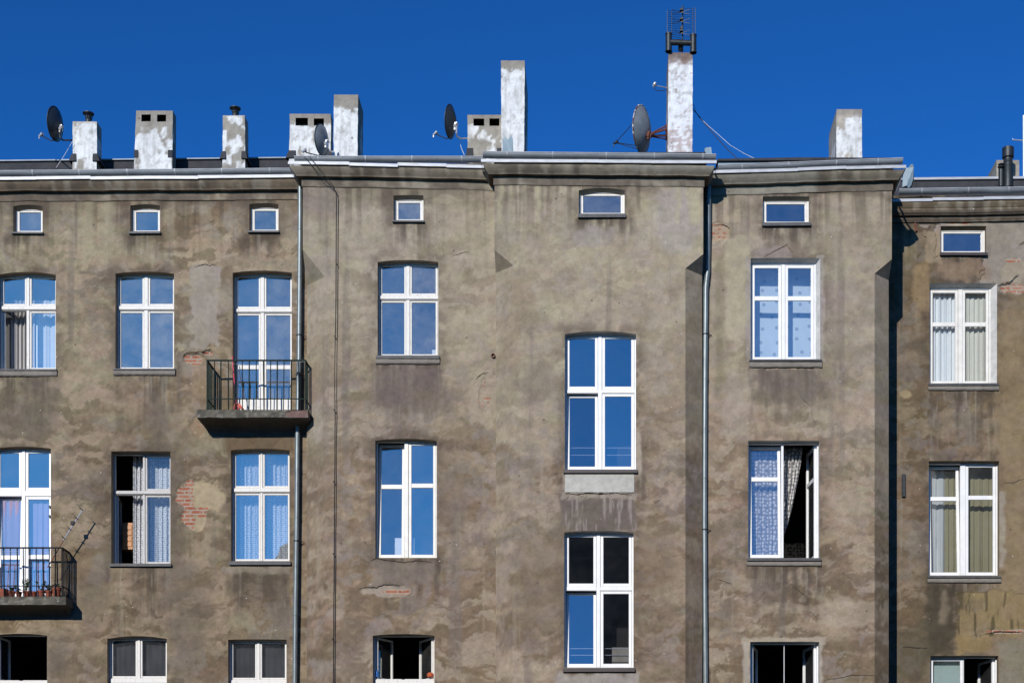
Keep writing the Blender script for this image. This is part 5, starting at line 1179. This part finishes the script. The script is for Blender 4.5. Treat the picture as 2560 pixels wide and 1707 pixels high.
curtain('A31', -0.05, 1.02, -0.02, 0.74, cl_lilac, 'lilac net curtain behind the lower balcony door', 10, 0.012, 0.13, seed=4)
curtain('A32', 0.27, 0.52, -0.02, 1.02, cl_lace, 'white lace curtain strip beside the open casement of the middle left window', 3, 0.03, 0.26, seed=5)
curtain('A32', 0.55, 1.02, -0.02, 1.02, cl_lace, 'white lace curtain behind the closed half of the middle left window', 5, 0.025, 0.28, seed=6)
curtain('A33', 0.05, 0.47, -0.02, 0.98, cl_lace, 'left lace curtain in the window beside the left downpipe', 5, 0.025, 0.30, seed=7)
curtain('A33', 0.53, 0.99, -0.02, 0.98, cl_lace, 'right lace curtain in the window beside the left downpipe', 5, 0.025, 0.30, seed=8)
curtain('A42', -0.02, 1.02, 0.3, 1.02, cl_dark, 'dark grey net across the bottom row window below the exposed lace', 10, 0.008, 0.13, seed=9)
curtain('A43', -0.02, 1.02, 0.3, 1.02, cl_dark, 'dark grey net across the bottom row window beside the left downpipe', 10, 0.008, 0.13, seed=10)
curtain('D2', 0.0, 1.08, -0.02, 1.02, cl_dots, 'pale blue cloth with small dark dots filling the upper right window', 2, 0.004, 0.42, seed=11)
curtain('D3', 0.0, 0.50, -0.02, 1.0, cl_lace2, 'leaf patterned lace behind the tilted left casement', 6, 0.02, 0.36, seed=12)
curtain('D3', 0.45, 0.80, 0.06, 1.0, cl_lace2, 'leaf patterned lace pulled aside in the open right casement', 7, 0.03, 0.36, lambda v, a, b: (a, a+0.02+(b-a)*max(0.0, (v-0.12)/0.88)**0.62), seed=13)
curtain('E2', -0.02, 0.49, -0.02, 0.98, cl_white, 'white embroidered net in the left half of the upper set-back window', 6, 0.025, 0.16, seed=14)
curtain('E2', 0.51, 1.02, -0.02, 0.98, cl_cream, 'cream net in the right half of the upper set-back window', 6, 0.025, 0.16, seed=15)
curtain('E3', 0.30, 0.56, -0.02, 0.99, cl_olive, 'narrow olive curtain behind the tilted left pane of the set-back window', 3, 0.02, 0.34, seed=16)
curtain('E3', 0.06, 0.30, -0.02, 0.99, cl_white, 'white net strip at the left of the olive curtains', 2, 0.02, 0.34, seed=18)
curtain('E3', 0.58, 1.08, -0.02, 0.99, cl_olive, 'wide olive curtain behind the right pane of the set-back window', 5, 0.02, 0.34, seed=17)
curtain('E4', -0.02, 0.48, 0.2, 0.98, cl_blind, 'pale green slatted blind in the lowest set-back window', 0, 0.002, 0.16, name='window_blind', cat='blind', seed=19, group=None)
def at_win(key, dy): w = WK[key]; return SECY[w.sec]+w.r+dy
Yw = at_win('B3', 0.12); mb = MB(); mb.bbox(X(987, Yw), Yw, WK['B3'].fzb+0.02, X(1036, Yw), Yw+0.08, Z(1344, Yw)); o = mb.build('white_box', M['card']); tag(o, 'white square box standing on the inner sill behind tilted pane', 'box')
Yw = at_win('B2', 0.09); mb = MB(); mb.bbox(X(1080, Yw), Yw, WK['B2'].fzb+0.02, X(1090, Yw), Yw+0.03, Z(874, Yw)); o = mb.build('paper_note', M['card']); tag(o, 'small pale card in the corner of a cracked white window', 'card')
Yw = at_win('C3', 0.35); mb = MB(); mb.bbox(X(1530, Yw), Yw, WK['C3'].fzb, X(1575, Yw), Yw+0.3, Z(1617, Yw), 0.015); mb.bbox(X(1534, Yw), Yw-0.012, Z(1640, Yw), X(1571, Yw), Yw, Z(1622, Yw), 0.004); o = mb.build('storage_box', M['greybox']); tag(o, 'grey box seen through the lower right pane of the bottom bay window', 'box')
Yw = at_win('A32', 0.32); mb = MB()
for k in range(4): mb.bbox(X(306, Yw), Yw, Z(1366-k*14, Yw), X(330, Yw), Yw+0.3, Z(1354-k*14, Yw), 0.01)
mb.box(X(305, Yw), Yw+0.012, Z(1372, Yw), X(331, Yw), Yw+0.3, Z(1306, Yw)); o = mb.build('wooden_drawers', M['wood']); tag(o, 'orange wooden chest of drawers inside the open lace window', 'drawers')
Yw = at_win('B4', 0.03); zb4 = Z(1692, Yw)+0.005
t = tag(empty('bottle', (X(942, Yw), Yw, zb4)), 'blue plastic bottle at the left end of a bottom row sill', 'bottle')
mb = MB(); mb.lathe([(0.001, 0), (0.030, 0), (0.032, 0.02), (0.028, 0.05), (0.032, 0.08), (0.030, 0.10), (0.012, 0.125), (0.012, 0.14), (0.001, 0.14)], (X(942, Yw), Yw, zb4), n=16); part(mb, 'body', M['bluepl'], t, smooth=True)
mb = MB(); c = (X(1076, Yw), Yw, zb4); mb.lathe([(0.001, 0), (0.055, 0), (0.07, 0.03), (0.065, 0.06), (0.035, 0.085), (0.001, 0.09)], c, n=20); o = mb.build('clay_bowl', M['orange'], smooth=True); tag(o, 'round orange clay bowl at the right end of a bottom row sill', 'bowl')
Yw = at_win('E3', 0.10); mb = MB(); mb.lathe([(0.001, 0), (0.03, 0), (0.036, 0.05), (0.030, 0.085), (0.001, 0.085)], (X(2466, Yw), Yw, WK['E3'].fzb+0.03), n=16); o = mb.build('blue_cup', M['bluepl']); tag(o, 'dark blue cup on the inner sill below the olive curtain', 'cup')
Yw = at_win('A41', 0.02)

# ---------------------------------------------------------------- the far side of the courtyard, mirrored in the lower panes
far = tag(empty('courtyard_building', (0, -6, 0)), 'dark tenement across the yard mirrored in the lower window panes', 'building')
def mx(px, Yw=30.0): return (px-CX)/FPX*(2*Yw+6)
def mz(py, Yw=30.0): return EYE+(HY-py)/FPX*(2*Yw+6)
mb = MB(); prof = [(-900, 1470), (-60, 1470), (560, 1440), (565, 1395), (600, 1395), (640, 1420), (660, 1348), (690, 1330), (720, 1330), (722, 1390), (1000, 1398), (1290, 1380), (1291, 1350), (1470, 1342), (1520, 1348), (1560, 1335), (1900, 1345), (2080, 1400), (2330, 1400)]
for (a, b), (c, d) in zip(prof[:-1], prof[1:]):
    if c <= a: continue
    mb.add([(mx(a), -6, 0), (mx(c), -6, 0), (mx(c), -6, mz(d)), (mx(a), -6, mz(b)), (mx(a), -16, 0), (mx(c), -16, 0), (mx(c), -16, mz(d)), (mx(a), -16, mz(b))], [(0, 1, 2, 3), (7, 6, 5, 4), (3, 2, 6, 7), (0, 3, 7, 4), (1, 5, 6, 2)])
part(mb, 'wall', M['far_wall'], far)
far2 = tag(empty('courtyard_tower', (mx(2500, YE), -6, 0)), 'tall dark block across the yard mirrored in the right windows', 'building')
mb = MB(); mb.box(mx(2365, YE), -14, 0, mx(2900, YE), -6, mz(690, YE)); mb.box(mx(2452, YE), -12, mz(690, YE), mx(2900, YE), -6.2, mz(612, YE)); part(mb, 'wall', M['far_wall'], far2)
